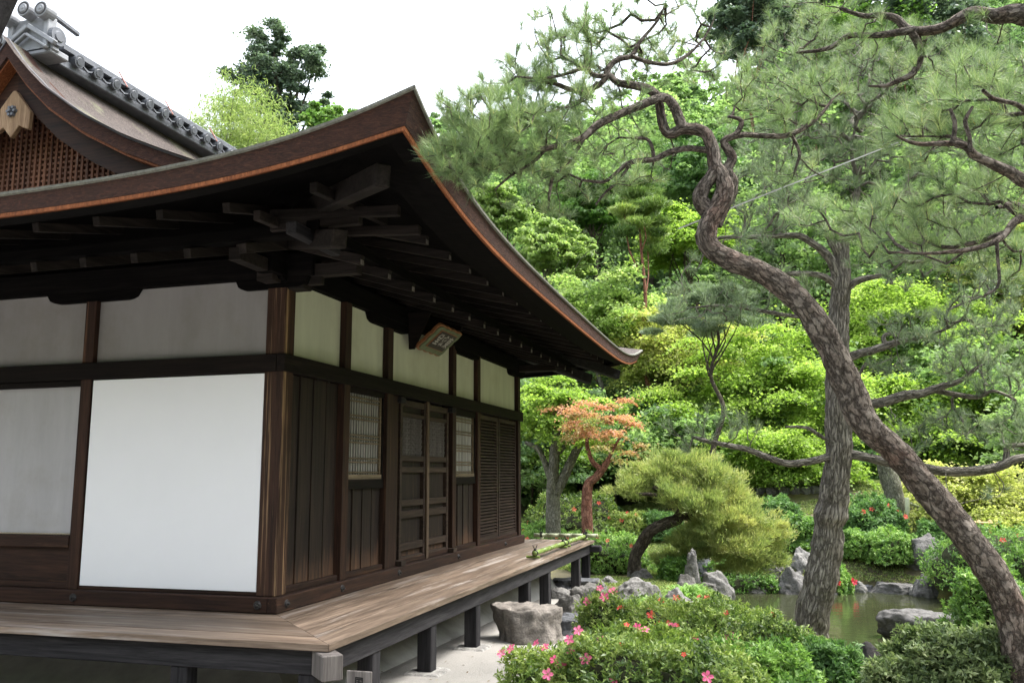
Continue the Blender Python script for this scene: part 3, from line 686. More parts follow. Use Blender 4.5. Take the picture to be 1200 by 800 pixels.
# ---------------- name plaque
pq = root('name_plaque', (.1, 2.9, 2.35), 'tilted dark name plaque with a gilt scalloped frame hanging under the eave', 'plaque')
A_ = np.array((.10, 2.49, 2.37)); Bv = np.array((0, .68, 0)); Tv = np.array((.28, 0, .24))
nv = np.cross(Bv, Tv); nv /= np.linalg.norm(nv)
def pl(u, v, h=0): return A_+Bv*u+Tv*v+nv*h
def frame_poly(u0, u1, v0, v1, amp, n=36):
    pts = []
    for k in range(n): t = k/n; pts.append((u0+(u1-u0)*t, v0-amp*abs(math.sin(t*math.pi*4))))
    for k in range(n): t = k/n; pts.append((u1+amp*abs(math.sin(t*math.pi*3)), v0+(v1-v0)*t))
    for k in range(n): t = k/n; pts.append((u1-(u1-u0)*t, v1+amp*abs(math.sin(t*math.pi*4))))
    for k in range(n): t = k/n; pts.append((u0-amp*abs(math.sin(t*math.pi*3)), v1-(v1-v0)*t))
    return pts
M_GILT = flat('gilt', (.20, .085, .035), .6, .3, 30, .2); M_GRN = flat('faded_green', (.11, .13, .075), .8, .3, 20); M_BLK = flat('black_board', (.035, .028, .025), .7, .3, 20)
MB().ext([pl(u, v, -.03) for u, v in frame_poly(0, 1, 0, 1, .03)], nv*.03).build('frame', M_GILT, pq)
MB().ext([pl(u, v, .001) for u, v in frame_poly(.04, .96, .05, .95, .025)], nv*.012).build('frame_border', M_GRN, pq)
MB().ext([pl(u, v, .014) for u, v in ((.15, .2), (.85, .2), (.85, .88), (.15, .88))], nv*.008).build('frame', M_GILT, pq)
MB().ext([pl(u, v, .023) for u, v in ((.17, .225), (.83, .225), (.83, .86), (.17, .86))], nv*.004).build('board', M_BLK, pq)
MB().bar((.0, 2.45, 2.8), (.33, 2.45, 2.8), .05, .05).build('bracket', W_DARK['x'], pq)
MB().bar((.0, 3.3, 2.7), (.33, 3.3, 2.7), .05, .05).build('bracket', W_DARK['x'], pq)
MB().ext([(.02, 2.47, 2.36), (.02, 2.42, 2.75), (.30, 2.42, 2.75), (.08, 2.47, 2.36)], (0, .03, 0)).build('side_board', W_DARK['x'], pq)
def text(s, size, mat, mtx, name, parent, bold=0.0):
    c = bpy.data.curves.new(name, 'FONT'); c.body = s; c.size = size; c.align_x = 'CENTER'; c.align_y = 'CENTER'; c.extrude = .001; c.offset = bold
    o = bpy.data.objects.new(name, c); COL.objects.link(o); c.materials.append(mat); o.parent = parent
    dg = bpy.context.evaluated_depsgraph_get(); me = bpy.data.meshes.new_from_object(o.evaluated_get(dg)); bpy.data.objects.remove(o); bpy.data.curves.remove(c)
    me.transform(Matrix.Translation(-parent.location) @ mtx); me.name = name
    if not me.materials: me.materials.append(mat)
    o = bpy.data.objects.new(name, me); COL.objects.link(o); o.parent = parent; return o
M_CHALK = flat('faded_ink', (.34, .33, .31), .8)
ex = Vector(Bv).normalized(); ey = Vector(Tv).normalized(); ez = Vector(nv)
def fm(o_, ex, ey, ez):
    m = Matrix.Identity(4)
    for i in range(3): m[i][0] = ex[i]; m[i][1] = ey[i]; m[i][2] = ez[i]; m[i][3] = o_[i]
    return m
for k, ch in enumerate('堂求東'): text(ch, .125, M_CHALK, fm(pl(.29+.21*k, .54, .029), ex, ey*1.35, ez), 'lettering', pq, .002)

# ---------------- small board on the ground by the veranda corner
sp_ = P(421, 786, 5.0)
sg = root('wooden_notice', (sp_[0], sp_[1], gz(sp_[0], sp_[1])), 'small weathered wooden notice standing under the veranda corner', 'sign')
fx = Vector((math.cos(-.15), math.sin(-.15), 0)); fy = Vector((0, 0, 1)); fz = fx.cross(fy)
def qb(u, v, h): return np.array(sp_)+np.array(fx)*u+np.array(fy)*v+np.array(fz)*h
MB().bar8([qb(-.09, -.38, -.012), qb(.085, -.38, -.012), qb(.085, -.38, .0), qb(-.09, -.38, .0), qb(-.09, -.002, -.012), qb(.085, .004, -.012), qb(.085, .004, .0), qb(-.09, -.002, .0)]).build('board', W_END, sg, .004)
MB().box(qb(-.02, -.42, -.02)-.015, qb(-.02, -.1, -.02)+.015).build('stake', W_GREY['z'], sg)
M_INK = flat('ink', (.01, .01, .01), .7)
for k, ch in enumerate('国宝'): text(ch, .062, M_INK, fm(qb(.0, -.065-.075*k, .001), fx, fy, fz), 'lettering', sg, .0015)

# ---------------- bamboo poles lying on the deck
M_BAMG = flat('green_bamboo', (.14, .20, .05), .4, .3, 8); M_BAMY = flat('dry_bamboo', (.30, .33, .21), .5, .25, 8); M_ROPE = flat('black_rope', (.012, .012, .012), .8)
def bamboo(a, b, r, mat, label, knots, name='bamboo_pole', splits=8):
    a = np.array(a, float); b = np.array(b, float); rt = root(name, (a+b)/2, label, 'bamboo pole')
    m = MB(); L_ = np.linalg.norm(b-a); d = (b-a)/L_
    for k in range(splits):
        p = a+d*L_*k/splits; q = a+d*L_*(k+1)/splits; m.cyl(p, q-d*.012, r, r*.97, 12); m.cyl(q-d*.012, q, r*1.12, r*1.12, 12)
    m.build('pole', mat, rt, 0, True)
    for t in knots:
        p = a+d*L_*t; g = MB(); sd_ = np.cross(d, (0, 0, 1))
        g.cyl(p-sd_*.11+np.array((0, 0, -r-.016)), p+sd_*.06+np.array((0, 0, -r-.016)), .016, n=10)
        s_ = g.build('bamboo_foot', mat, rt)
        g = MB(); g.cyl(p-d*.012, p+d*.012, r+.008, n=12); g.cyl(p+np.array((0, 0, r)), p+d*.03+sd_*.02+np.array((0, 0, r+.07)), .005, n=6); g.cyl(p+np.array((0, 0, r)), p-d*.03-sd_*.02+np.array((0, 0, r+.065)), .005, n=6); g.cyl(p-d*.02+np.array((0, 0, r+.008)), p+d*.02+np.array((0, 0, r+.012)), .014, n=8)
        g.build('rope_knot', M_ROPE, s_)
bamboo((.88, 4.42, .075), (.90, 7.45, .075), .030, M_BAMG, 'green bamboo pole lying along the veranda edge, tied with black rope', (.01, .5, .57, .97))
bamboo((.10, 7.35, .085), (1.1, 7.42, .085), .030, M_BAMY, 'pale dry bamboo pole lying across the far end of the veranda', (.12, .82), splits=5)

# ------------------------------------------------------------------ foliage tools
def unit(v): return v/np.maximum(np.linalg.norm(v, axis=-1, keepdims=True), 1e-9)
def rdir(n): return unit(rng.normal(size=(n, 3)))
def leaf_quads(C, N, D, ln, wd):
    """C centre, N leaf normal, D leaf direction -> folded diamond leaves"""
    D = unit(D-N*np.sum(D*N, 1, keepdims=True)); S = np.cross(N, D)
    ln = np.broadcast_to(np.asarray(ln, float), (len(C),))[:, None]; wd = np.broadcast_to(np.asarray(wd, float), (len(C),))[:, None]
    a = C-D*ln*.5; b = C+S*wd*.5+N*wd*.12-D*ln*.05; c = C+D*ln*.5-N*ln*.10; d = C-S*wd*.5+N*wd*.12-D*ln*.05
    return np.stack([a, b, c, d], 1).reshape(-1, 3)
def quads(n): return np.arange(n*4, dtype=np.int32).reshape(-1, 4)
def leaf_obj(name, C, N, D, ln, wd, val, mat, parent):
    V = leaf_quads(C, N, D, ln, wd); return link(name, mkmesh(V, quads(len(C)), val=np.repeat(np.clip(val, 0, 1), 4)), mat, parent)

def tube(pts, rad, seg=10, amp=0.0, step=None, cap=True, freq=3.0):
    """smooth swept tube -> V, F(quads), uv"""
    pts = np.asarray(pts, float); rad = np.asarray(rad, float)
    # Catmull-Rom resample
    n = len(pts); tot = np.linalg.norm(np.diff(pts, axis=0), axis=1)
    step = step or max(.02, tot.sum()/40)
    out = []; ro = []
    for i in range(n-1):
        p0 = pts[max(i-1, 0)]; p1 = pts[i]; p2 = pts[i+1]; p3 = pts[min(i+2, n-1)]; m = max(1, int(math.ceil(tot[i]/step)))
        for k in range(m):
            t = k/m; out.append(.5*((2*p1)+(-p0+p2)*t+(2*p0-5*p1+4*p2-p3)*t*t+(-p0+3*p1-3*p2+p3)*t**3)); ro.append(rad[i]*(1-t)+rad[i+1]*t)
    out.append(pts[-1]); ro.append(rad[-1]); C = np.array(out); R = np.array(ro); m = len(C)
    T = unit(np.gradient(C, axis=0)); ref = np.array([.31, .2, .93]); u = np.cross(T[0], ref); u /= np.linalg.norm(u); Us = []
    for i in range(m):
        u = u-T[i]*(u@T[i]); u /= max(np.linalg.norm(u), 1e-9); Us.append(u.copy())
    U = np.array(Us); W = np.cross(T, U); a = np.linspace(0, 2*math.pi, seg+1)
    ca, sa = np.cos(a), np.sin(a)
    dirs = U[:, None]*ca[None, :, None]+W[:, None]*sa[None, :, None]
    Rr = np.repeat(R[:, None], seg+1, 1)
    if amp:
        for i in range(m):
            for j in range(seg):
                q = Vector(C[i]+dirs[i, j]*R[i]*1.0); f = mn.noise(q*freq)*.6+mn.noise(q*freq*3.1)*.45+mn.noise(q*freq*9)*.25
                Rr[i, j] *= 1+amp*f
            Rr[i, seg] = Rr[i, 0]
    V = (C[:, None]+dirs*Rr[..., None]).reshape(-1, 3)
    s = np.concatenate([[0], np.cumsum(np.linalg.norm(np.diff(C, axis=0), axis=1))])
    uv = np.stack([np.repeat((a/(2*math.pi))[None]*max(1e-3, 2*math.pi*R.mean()), m, 0), np.repeat(s[:, None], seg+1, 1)], -1).reshape(-1, 2)
    i = (np.arange(m-1)[:, None]*(seg+1)+np.arange(seg)[None]).ravel(); Fq = np.stack([i, i+1, i+seg+2, i+seg+1], 1)
    return V, Fq, uv
def tubes_obj(name, lst, mat, parent):
    Vs, Fs, us = [], [], []; n = 0
    for V, Fq, uv in lst: Vs.append(V); Fs.append(Fq+n); us.append(uv); n += len(V)
    return link(name, mkmesh(np.concatenate(Vs), np.concatenate(Fs), uv=np.concatenate(us), smooth=True), mat, parent)

BARK_RED = barkmat('red_pine_bark', [(.036, .027, .022), (.13, .108, .09), (.34, .305, .27), (.20, .095, .068)])
BARK_GREY = barkmat('grey_pine_bark', [(.08, .07, .06), (.25, .23, .195), (.48, .45, .40), (.29, .25, .205)], moss=((.085, .095, .03), -.9, .6), el=1.6)
BARK_LOW = barkmat('plain_bark', [(.035, .03, .024), (.085, .07, .055), (.17, .15, .12), (.09, .085, .04)], us=.8)
BARK_PALE = barkmat('lichen_bark', [(.08, .08, .06), (.17, .17, .13), (.34, .34, .29), (.12, .14, .05)], us=.8)
BARK_RPINE = barkmat('orange_bark', [(.12, .05, .035), (.24, .11, .075), (.36, .2, .15), (.3, .12, .07)], us=.6)

# leaf materials
L_MAPLE = leafmat('maple_leaf', [(.13, .22, .045), (.24, .36, .07), (.36, .49, .11), (.50, .60, .19)], .6)
L_MAPLE2 = leafmat('maple_leaf_yellow', [(.22, .28, .08), (.38, .43, .13), (.52, .53, .20), (.62, .58, .30)], .6)
L_RED = leafmat('maple_leaf_red', [(.16, .24, .07), (.38, .30, .14), (.58, .28, .18), (.64, .34, .25)], .5)
L_DEEP = leafmat('deep_green_leaf', [(.05, .11, .04), (.10, .20, .065), (.16, .29, .095), (.24, .38, .14)], .45)
L_MID = leafmat('mid_green_leaf', [(0.045, 0.105, 0.022), (0.112, 0.232, 0.045), (0.195, 0.345, 0.075), (0.300, 0.450, 0.120)], .4)
L_PALE = leafmat('pale_green_leaf', [(.11, .18, .06), (.26, .37, .12), (.42, .54, .20), (.56, .64, .30)], .6)
L_BAMB = leafmat('bamboo_leaf', [(.13, .20, .07), (.24, .33, .11), (.36, .44, .16), (.48, .53, .24)], .5)
L_PINE = leafmat('pine_needle', [(0.048, 0.096, 0.032), (0.136, 0.224, 0.064), (0.256, 0.360, 0.104), (0.480, 0.528, 0.144)], .3, .45, .4)
L_PINEN = leafmat('pine_needle_near', [(.06, .11, .055), (.16, .24, .11), (.29, .385, .18), (.50, .50, .26)], .35, .4, .5)
L_PINEB = leafmat('pine_needle_blue', [(.06, .10, .06), (.15, .21, .125), (.25, .32, .195), (.36, .42, .26)], .3, .5)
L_GOLD = leafmat('pine_needle_golden', [(.07, .12, .035), (.20, .27, .09), (.36, .42, .15), (.52, .52, .20)], .4, .5)
L_AZ = leafmat('azalea_leaf', [(.05, .10, .03), (.17, .26, .06), (.34, .43, .11), (.52, .58, .20)], .4, .4, .5)
L_AZF = leafmat('azalea_leaf_fresh', [(.045, .11, .03), (.14, .27, .065), (.27, .43, .11), (.42, .56, .18)], .45, .45, .4)
L_AZG = leafmat('azalea_leaf_dull', [(.05, .085, .035), (.14, .20, .08), (.28, .35, .16), (.44, .48, .27)], .35, .45, .4)
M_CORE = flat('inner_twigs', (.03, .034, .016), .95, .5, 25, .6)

# ---- whole-tree generators ------------------------------------------------
def pad_crown(c, R, n_pads, per, leaf, style='maple', seed=0, pad=.38):
    """returns centres, normals, dirs, values and pad centres (for the limbs)"""
    c = np.array(c, float); R = np.array(R, float)
    if style == 'maple': n_pads, per, pad = int(n_pads*1.35), int(per/1.25), pad*.80
    elif style != 'needle': n_pads, per, pad = int(n_pads*1.9), int(per/1.6), pad*.66
    d = rdir(n_pads); d[:, 2] = np.where(d[:, 2] < -.75, -d[:, 2], d[:, 2]); rr = rng.uniform(.12, 1.12, n_pads)**.55
    o_ = Vector((float(seed)*3.1 % 97, float(c[0]) % 31, 0)); lump = 1+(.95 if style == 'maple' else .55)*np.array([mn.noise(Vector(x*1.7)+o_) for x in d])
    pc = c+d*R*(rr*lump)[:, None]; pr = rng.uniform(.5, 1.4, n_pads)*pad*R[:2].mean()
    n = n_pads*per; idx = np.repeat(np.arange(n_pads), per)
    if style in ('maple',):
        a = rng.uniform(0, 2*math.pi, n); q = np.sqrt(rng.uniform(0, 1, n)); q *= 1+.35*np.sin(a*3+idx*1.7)*.6+.25*np.sin(a*7+idx)
        loc = np.stack([np.cos(a)*q, np.sin(a)*q, rng.normal(0, .075, n)-.34*q*q], 1)*pr[idx][:, None]
        out = unit(pc-c); loc[:, 2] -= .18*(loc*out[idx]).sum(1)*np.clip(1, 0, 1)
        gz_ = (np.arange(n) % 4) < 1; loc = np.where(gz_[:, None], rng.normal(0, .62, (n, 3))*[1, 1, .25]*pr[idx][:, None], loc)
        C = pc[idx]+loc
        N = unit(np.array([0, 0, 1.])+rng.normal(0, .55, (n, 3))); D = unit(loc*[1, 1, 0]+rng.normal(0, .3, (n, 3))*pr[idx][:, None])
    elif style == 'clump':
        dd = rdir(n); dd[:, 2] = np.abs(dd[:, 2])*.9+dd[:, 2]*.1; q = rng.uniform(.3, 1.0, n)**.5*rng.uniform(.75, 1.35, n)
        loc = dd*q[:, None]*pr[idx][:, None]*np.array([1, 1, .75]); C = pc[idx]+loc
        N = unit(dd+rng.normal(0, .6, (n, 3))); D = rdir(n)
    elif style == 'spray':
        dd = rng.normal(0, .6, (n, 3)); loc = dd*pr[idx][:, None]*np.array([1, 1, .42]); C = pc[idx]+loc
        D = unit(dd*[1, 1, .3]+rng.normal(0, .4, (n, 3))); N = unit(np.array([0, 0, 1.])+rng.normal(0, .6, (n, 3)))
    elif style == 'droop':
        dd = rng.normal(0, .5, (n, 3)); loc = dd*pr[idx][:, None]*np.array([1, 1, 1.0]); C = pc[idx]+loc
        D = unit(unit(pc-c)[idx]*.5+np.array([0, 0, -.7])+rng.normal(0, .45, (n, 3))); N = unit(np.cross(D, rdir(n)))
    elif style == 'fluff':
        dd = rng.normal(0, .52, (n, 3)); loc = dd*pr[idx][:, None]*np.array([1, 1, .62]); C = pc[idx]+loc
        D = unit(unit(pc-c)[idx]*.5+dd*.6+np.array([0, 0, .9])+rng.normal(0, .45, (n, 3))); N = unit(np.cross(D, rdir(n)))
    elif style == 'needle':   # flat pads with upright needles
        a = rng.uniform(0, 2*math.pi, n); q = np.sqrt(rng.uniform(0, 1, n)); q *= 1+.25*np.sin(a*4+idx*1.3)
        loc = np.stack([np.cos(a)*q, np.sin(a)*q, rng.uniform(-.05, .28, n)*(1-q*q*.7)-.05], 1)*pr[idx][:, None]; C = pc[idx]+loc
        D = unit(np.stack([np.cos(a)*q*.9, np.sin(a)*q*.9, np.full(n, .8)], 1)+rng.normal(0, .45, (n, 3))); N = unit(np.cross(D, rdir(n)))
    hz = np.clip((C[:, 2]-pc[idx][:, 2])/np.maximum(pr[idx], .01), -1, 1)
    val = .45+rng.normal(0, .13, n_pads)[idx]+rng.normal(0, .13, n)
    return C, N, D, val, pc
def simple_trunk(base, top, pcs, r0, bark, parent, nl=9, bend=.12, amp=.1):
    base = np.array(base, float); top = np.array(top, float); h = np.linalg.norm(top-base)
    pts = [base+np.array([0, 0, -.25])]; K = 6
    for k in range(1, K+1): pts.append(base+(top-base)*k/K+rng.normal(0, bend*h/K, 3)*[1, 1, .2])
    rad = [r0*1.35]+[r0*(1-.8*k/K) for k in range(1, K+1)]
    lst = [tube(pts, rad, 10, amp, step=max(.08, h/30))]
    for i in rng.permutation(len(pcs))[:nl]:
        q = pcs[i]; t = np.clip((q[2]-base[2])/h*.75, .3, .92); k = t*K; k0 = min(int(k), K-1); st = pts[k0]+(pts[k0+1]-pts[k0])*(k-k0)
        m1 = st+(q-st)*.35+rng.normal(0, .07*h/4, 3); m2 = st+(q-st)*.7+rng.normal(0, .07*h/4, 3)+np.array([0, 0, .04*h])
        rr = r0*(1-.8*t)*.6; lst.append(tube([st, m1, m2, q], [rr, rr*.75, rr*.5, rr*.2], 6, 0, step=h/16))
    tubes_obj('trunk', lst, bark, parent)
def tree(name, label, cat, px, py_top, py_bot, wpx, depth, style, mat, bark, leaf=.09, n_pads=60, per=350, group=None, r0=None, pad=.34, asp=.8, vshift=0.0, lean=0, nl=9, dz=.75, base_px=None):
    ct = P(px, (py_top+py_bot)/2, depth); rx = wpx/2*depth/F; rzv = (py_bot-py_top)/2*depth/F
    bx = ct[0]+lean; by = ct[1]
    if base_px is not None: q = P(base_px, 560, depth); bx, by = q[0], q[1]
    b = np.array([bx, by, gz(bx, by)])
    rt = root(name, b, label, cat, group)
    C, N, D, val, pc = pad_crown(ct, (rx*.82, rx*dz, rzv*.85), n_pads, per, leaf, style, seed=px, pad=pad)
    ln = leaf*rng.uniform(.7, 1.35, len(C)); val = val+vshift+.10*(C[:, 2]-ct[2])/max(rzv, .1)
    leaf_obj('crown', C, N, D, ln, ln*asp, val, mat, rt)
    simple_trunk(b, ct+np.array([0, 0, rzv*.3]), pc, r0 or max(.06, rx*.06), bark, rt, nl)
    return rt

def bush_surface(c, R, n, k=.35, seed=0, low=-.1):
    d = rdir(n); d[:, 2] = np.abs(d[:, 2]); d = d[d[:, 2] > low]
    f = 1+k*np.array([mn.noise(Vector(x*2.1)+Vector((seed, seed*.7, 0)))*.6+mn.noise(Vector(x*5.5)+Vector((seed, 0, 0)))*.28 for x in d])
    s = np.sign(d)*np.abs(d)**.85
    return c+s*R*f[:, None], unit(d/np.array(R)), d
def bush(name, label, cat, px, py_top, wpx, depth, mat, leaf=.035, n=6000, per=6, group=None, asp=.36, depthf=.8, core=True, base=None, spread=.7, vshift=0, k=.5, base_dz=0):
    if base: dh = hit(px, base); depth = dh if dh and .6*depth < dh < 1.6*depth else depth
    t = P(px, py_top, depth); bx, by = t[0], t[1]; g0 = gz(bx, by)+base_dz; H = max(.15, t[2]-g0); rx = wpx/2*depth/F
    c = np.array([bx, by, g0]); R = np.array([rx, rx*depthf, H]); sd_ = px*.37+depth
    rt = root(name, c, label, cat, group)
    S, N, d = bush_surface(c, R, n, k, sd_); m = len(S); idx = np.repeat(np.arange(m), per)
    S = S-N*(rng.uniform(-.05, .12, m)*min(1, H)+.045*np.array([mn.noise(Vector(x*11)) for x in d]))[:, None]   # a little depth
    T = unit(N+rng.normal(0, .55, (m, 3))+np.array([0, 0, .55]))       # shoot direction
    a = rng.uniform(0, 2*math.pi, m*per); e1 = unit(np.cross(T, rdir(m))); e2 = np.cross(T, e1)
    rad = e1[idx]*np.cos(a)[:, None]+e2[idx]*np.sin(a)[:, None]
    dirn = unit(rad*spread+T[idx]*rng.uniform(.2, 1.0, m*per)[:, None]); ln = leaf*rng.uniform(.6, 1.25, m*per)
    C = S[idx]+dirn*ln[:, None]*.5-T[idx]*rng.uniform(0, leaf*.9, m*per)[:, None]
    Nn = unit(np.cross(dirn, np.cross(T[idx], dirn))+rng.normal(0, .25, (m*per, 3)))
    cl = np.array([mn.noise(Vector(x*3.3)+Vector((sd_, 0, 3))) for x in d])
    val = .42+vshift+.35*cl[idx]+rng.normal(0, .10, m)[idx]+rng.normal(0, .13, m*per)
    leaf_obj('foliage', C, Nn, dirn, ln, ln*asp, val, mat, rt)
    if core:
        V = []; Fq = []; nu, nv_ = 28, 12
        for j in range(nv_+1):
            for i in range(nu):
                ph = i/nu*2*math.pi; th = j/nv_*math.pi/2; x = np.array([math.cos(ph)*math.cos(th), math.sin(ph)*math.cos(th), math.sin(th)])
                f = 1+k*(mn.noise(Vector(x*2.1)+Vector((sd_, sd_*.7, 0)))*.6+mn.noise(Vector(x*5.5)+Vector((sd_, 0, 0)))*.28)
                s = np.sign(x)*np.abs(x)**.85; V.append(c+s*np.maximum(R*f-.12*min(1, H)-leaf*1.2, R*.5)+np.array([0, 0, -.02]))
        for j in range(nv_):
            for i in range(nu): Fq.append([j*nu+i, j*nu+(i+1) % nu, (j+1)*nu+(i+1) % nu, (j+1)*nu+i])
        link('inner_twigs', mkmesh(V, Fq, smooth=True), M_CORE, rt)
    return rt, S, N

def flower_mesh(r, seed):
    rg = np.random.default_rng(seed); V = []; Fq = []; base = 0
    for k in range(5):
        a = k*2*math.pi/5+rg.normal(0, .08); t = np.array([math.cos(a), math.sin(a), 0]); s = np.array([-math.sin(a), math.cos(a), 0]); up = np.array([0, 0, 1.])
        pts = [t*.08*r, t*.45*r+s*.30*r+up*.22*r, t*.85*r+s*.30*r+up*.30*r, t*1.05*r+up*.16*r, t*.85*r-s*.30*r+up*.30*r, t*.45*r-s*.30*r+up*.22*r, t*.55*r+up*.10*r]
        V += pts; b = k*7; Fq += [[b, b+1, b+6], [b+1, b+2, b+3, b+6], [b+6, b+3, b+4, b+5], [b, b+6, b+5]]
    for k in range(4):
        a = rg.uniform(0, 6.28); V += [(0, 0, 0), (.03*r, 0, 0), (.25*r*math.cos(a), .25*r*math.sin(a), .65*r)]; b = 35+k*3; Fq.append([b, b+1, b+2])
    me = mkmesh(V, Fq, smooth=False); return me
def petal(name, c1, c2):
    m, n, b = mat_base(name); oi = n.nodes.new('ShaderNodeObjectInfo'); c = ramp(n, oi.outputs['Random'], [(0, c1), (1, c2)])
    n.links.new(c, b.inputs['Base Color']); b.inputs['Roughness'].default_value = .55
    tr = n.nodes.new('ShaderNodeBsdfTranslucent'); n.links.new(c, tr.inputs[0]); mx = n.nodes.new('ShaderNodeMixShader'); mx.inputs[0].default_value = .35
    n.links.new(b.outputs[0], mx.inputs[1]); n.links.new(tr.outputs[0], mx.inputs[2]); n.links.new(mx.outputs[0], n.nodes['Material Output'].inputs[0]); return m
P_PINK = petal('pink_petal', (.75, .10, .25), (.85, .22, .38)); P_RED = petal('coral_petal', (.75, .06, .05), (.85, .22, .14)); P_DRED = petal('crimson_petal', (.6, .02, .05), (.7, .05, .1))
FM = {}
def flowers(rt, S, N, spots, mat, r=.032):
    """spots: image places; each flower sits on the bush surface point seen nearest there"""
    x, y, z = proj(S) if False else (600+F*((S-CAM)@_r)/((S-CAM)@_fw), 400-F*((S-CAM)@_u)/((S-CAM)@_fw), (S-CAM)@_fw)
    for i, (u, v) in enumerate(spots):
        key = (mat.name, i % 3, round(r, 3))
        if key not in FM: FM[key] = flower_mesh(r, i); FM[key].materials.append(mat); FM[key].name = 'flower'
        dd = np.hypot(x-u, y-v)+np.clip(z-z.min(), 0, 9)*2.5; j = int(np.argmin(dd))
        nrm = Vector(N[j]); nrm = (nrm+Vector((CAM-S[j])/np.linalg.norm(CAM-S[j]))*.8+Vector(rng.normal(0, .25, 3))).normalized()
        o = bpy.data.objects.new('flower', FM[key]); COL.objects.link(o); o.parent = rt
        q = nrm.to_track_quat('Z', 'Y'); m = Matrix.Translation(Vector(S[j]+N[j]*.02)-Vector(wloc(rt))) @ q.to_matrix().to_4x4() @ Matrix.Rotation(rng.uniform(0, 6.28), 4, 'Z') @ Matrix.Scale(rng.uniform(.75, 1.15), 4)
        o.matrix_local = m

def rock(name, label, px, py_top, wpx, hpx, depth, mat, seed, flat_=1.0, depthf=.8, group=None, sink=.9, rot=0.0, cuts=7):
    import bmesh
    bm = bmesh.new(); bmesh.ops.create_icosphere(bm, subdivisions=5, radius=1); rg = np.random.default_rng(seed)
    cn = unit(rg.normal(size=(cuts, 3))); cn[:, 2] *= .8; cn = unit(cn); cdv = rg.uniform(.55, .85, cuts)
    if flat_ > 1: cn[0] = (0.05, -.03, 1); cn[0] /= np.linalg.norm(cn[0]); cdv[0] = .5
    V = np.array([v.co for v in bm.verts])
    for nn, dd in zip(cn, cdv):
        s = V@nn-dd; V = V-np.where(s > 0, s, 0)[:, None]*nn*.88
    o3 = Vector((seed*1.7, seed*.3, 0))
    f = np.array([mn.noise(Vector(v)*1.6+o3)*.16+mn.noise(Vector(v)*4+o3)*.07+abs(mn.noise(Vector(v)*9+o3))*.05 for v in V]); f += np.array([-.8*abs(mn.noise(Vector(v)*1.1+o3+Vector((5, 0, 0))))*.3-abs(mn.noise(Vector(v)*2.6+o3))*.14+mn.noise(Vector(v)*18+o3)*.018 for v in V]); V = V*(1+f)[:, None]
    mnv, mxv = V.min(0), V.max(0); V = (V-(mnv+mxv)/2)/(mxv-mnv)*2
    dh = hit(px, py_top+hpx); depth = dh if dh and .6*depth < dh < 1.6*depth else depth
    rx = wpx/2*depth/F; h = hpx*depth/F; t = P(px, py_top, depth)
    c, s = math.cos(rot), math.sin(rot); V = V*[rx, rx*depthf, h*(1+sink)/2]; V = np.stack([V[:, 0]*c-V[:, 1]*s, V[:, 0]*s+V[:, 1]*c, V[:, 2]], 1)
    zn = V[:, 2]/(h*(1+sink)/2); V[:, :2] *= (1+.30*np.clip(.35-zn, 0, 1.0))[:, None]
    V += np.array([t[0], t[1], t[2]-h*(1+sink)/2])
    for v, q in zip(bm.verts, V): v.co = q
    me = bpy.data.meshes.new('rock'); bm.to_mesh(me); bm.free(); me.polygons.foreach_set('use_smooth', np.ones(len(me.polygons), dtype=bool))
    o = link(name, me, mat); tag(o, label, 'rock', group); return o

#@@PART2
# ------------------------------------------------------------------ vegetation
# far hillside wood: one mass of many crowns
def forest():
    C_, N_, D_, S_, V_, B = [], [], [], [], [], []
    spots = []
    for D in (25.5, 29, 33, 37, 42, 48, 55, 63, 72, 82):
        for az in np.arange(-34, 22, (110 if D < 34 else 180)/D):
            if D < 30 and -1 < az < 9 and D < 26: continue
            a = math.radians(az+rng.uniform(-1, 1)*60/D*1.2); d = D+rng.uniform(-2.5, 2.5)
            x, y = CAM[0]+math.sin(a)*d, CAM[1]+math.cos(a)*d; spots.append((x, y, d))
    for x, y, d in spots:
        H = rng.uniform(6.5, 11); r = rng.uniform(2.3, 3.9); g0 = gz(x, y); n = int(6200*min(1, 46/d)); kind = rng.random()
        if d < 35: H = rng.uniform(2.2, 3.6)*(1 if d < 31 else 1.5); r = rng.uniform(1.4, 2.2)
        npad = 46; c = np.array([x, y, g0+H*.55])
        C, N, D, val, pc = pad_crown(c, (r, r, H*.48), npad, n//npad, .2, 'clump' if kind < .2 else 'spray' if kind < .6 else 'maple', seed=x, pad=.30)
        C_.append(C); N_.append(N); D_.append(D); S_.append(rng.uniform(.16, .34, len(C))*(d/50)); V_.append(val*.55+rng.uniform(-.12, .42)); B.append((x, y, g0, H))
    C = np.concatenate(C_); N = np.concatenate(N_); D = np.concatenate(D_); S = np.concatenate(S_); V = np.concatenate(V_)
    o = leaf_obj('hillside_forest', C, N, D, S, S*.7, V, L_FOR, None); tag(o, 'mixed green wood covering the steep hillside behind the garden', 'forest', kind='stuff')
    lst = [tube([(x, y, g-.5), (x+rng.normal(0, .2), y, g+H*.5), (x+rng.normal(0, .3), y, g+H*.85)], [.02*H, .013*H, .005*H], 6, step=2) for x, y, g, H in B]
    t = tubes_obj('forest_trunks', lst, BARK_LOW, None); tag(t, 'trunks of the wood on the hillside', 'forest', kind='stuff'); t.parent = o; t.location = t.location-o.location
    for k in ('category', 'label'): del t[k]
L_CON = leafmat('conifer_needle', [(.04, .075, .05), (.09, .14, .10), (.15, .21, .15), (.22, .28, .19)], .3)
L_FOR = leafmat('forest_leaf', [(.10, .17, .085), (.18, .28, .12), (.29, .41, .17), (.42, .53, .24)], .6)
forest()

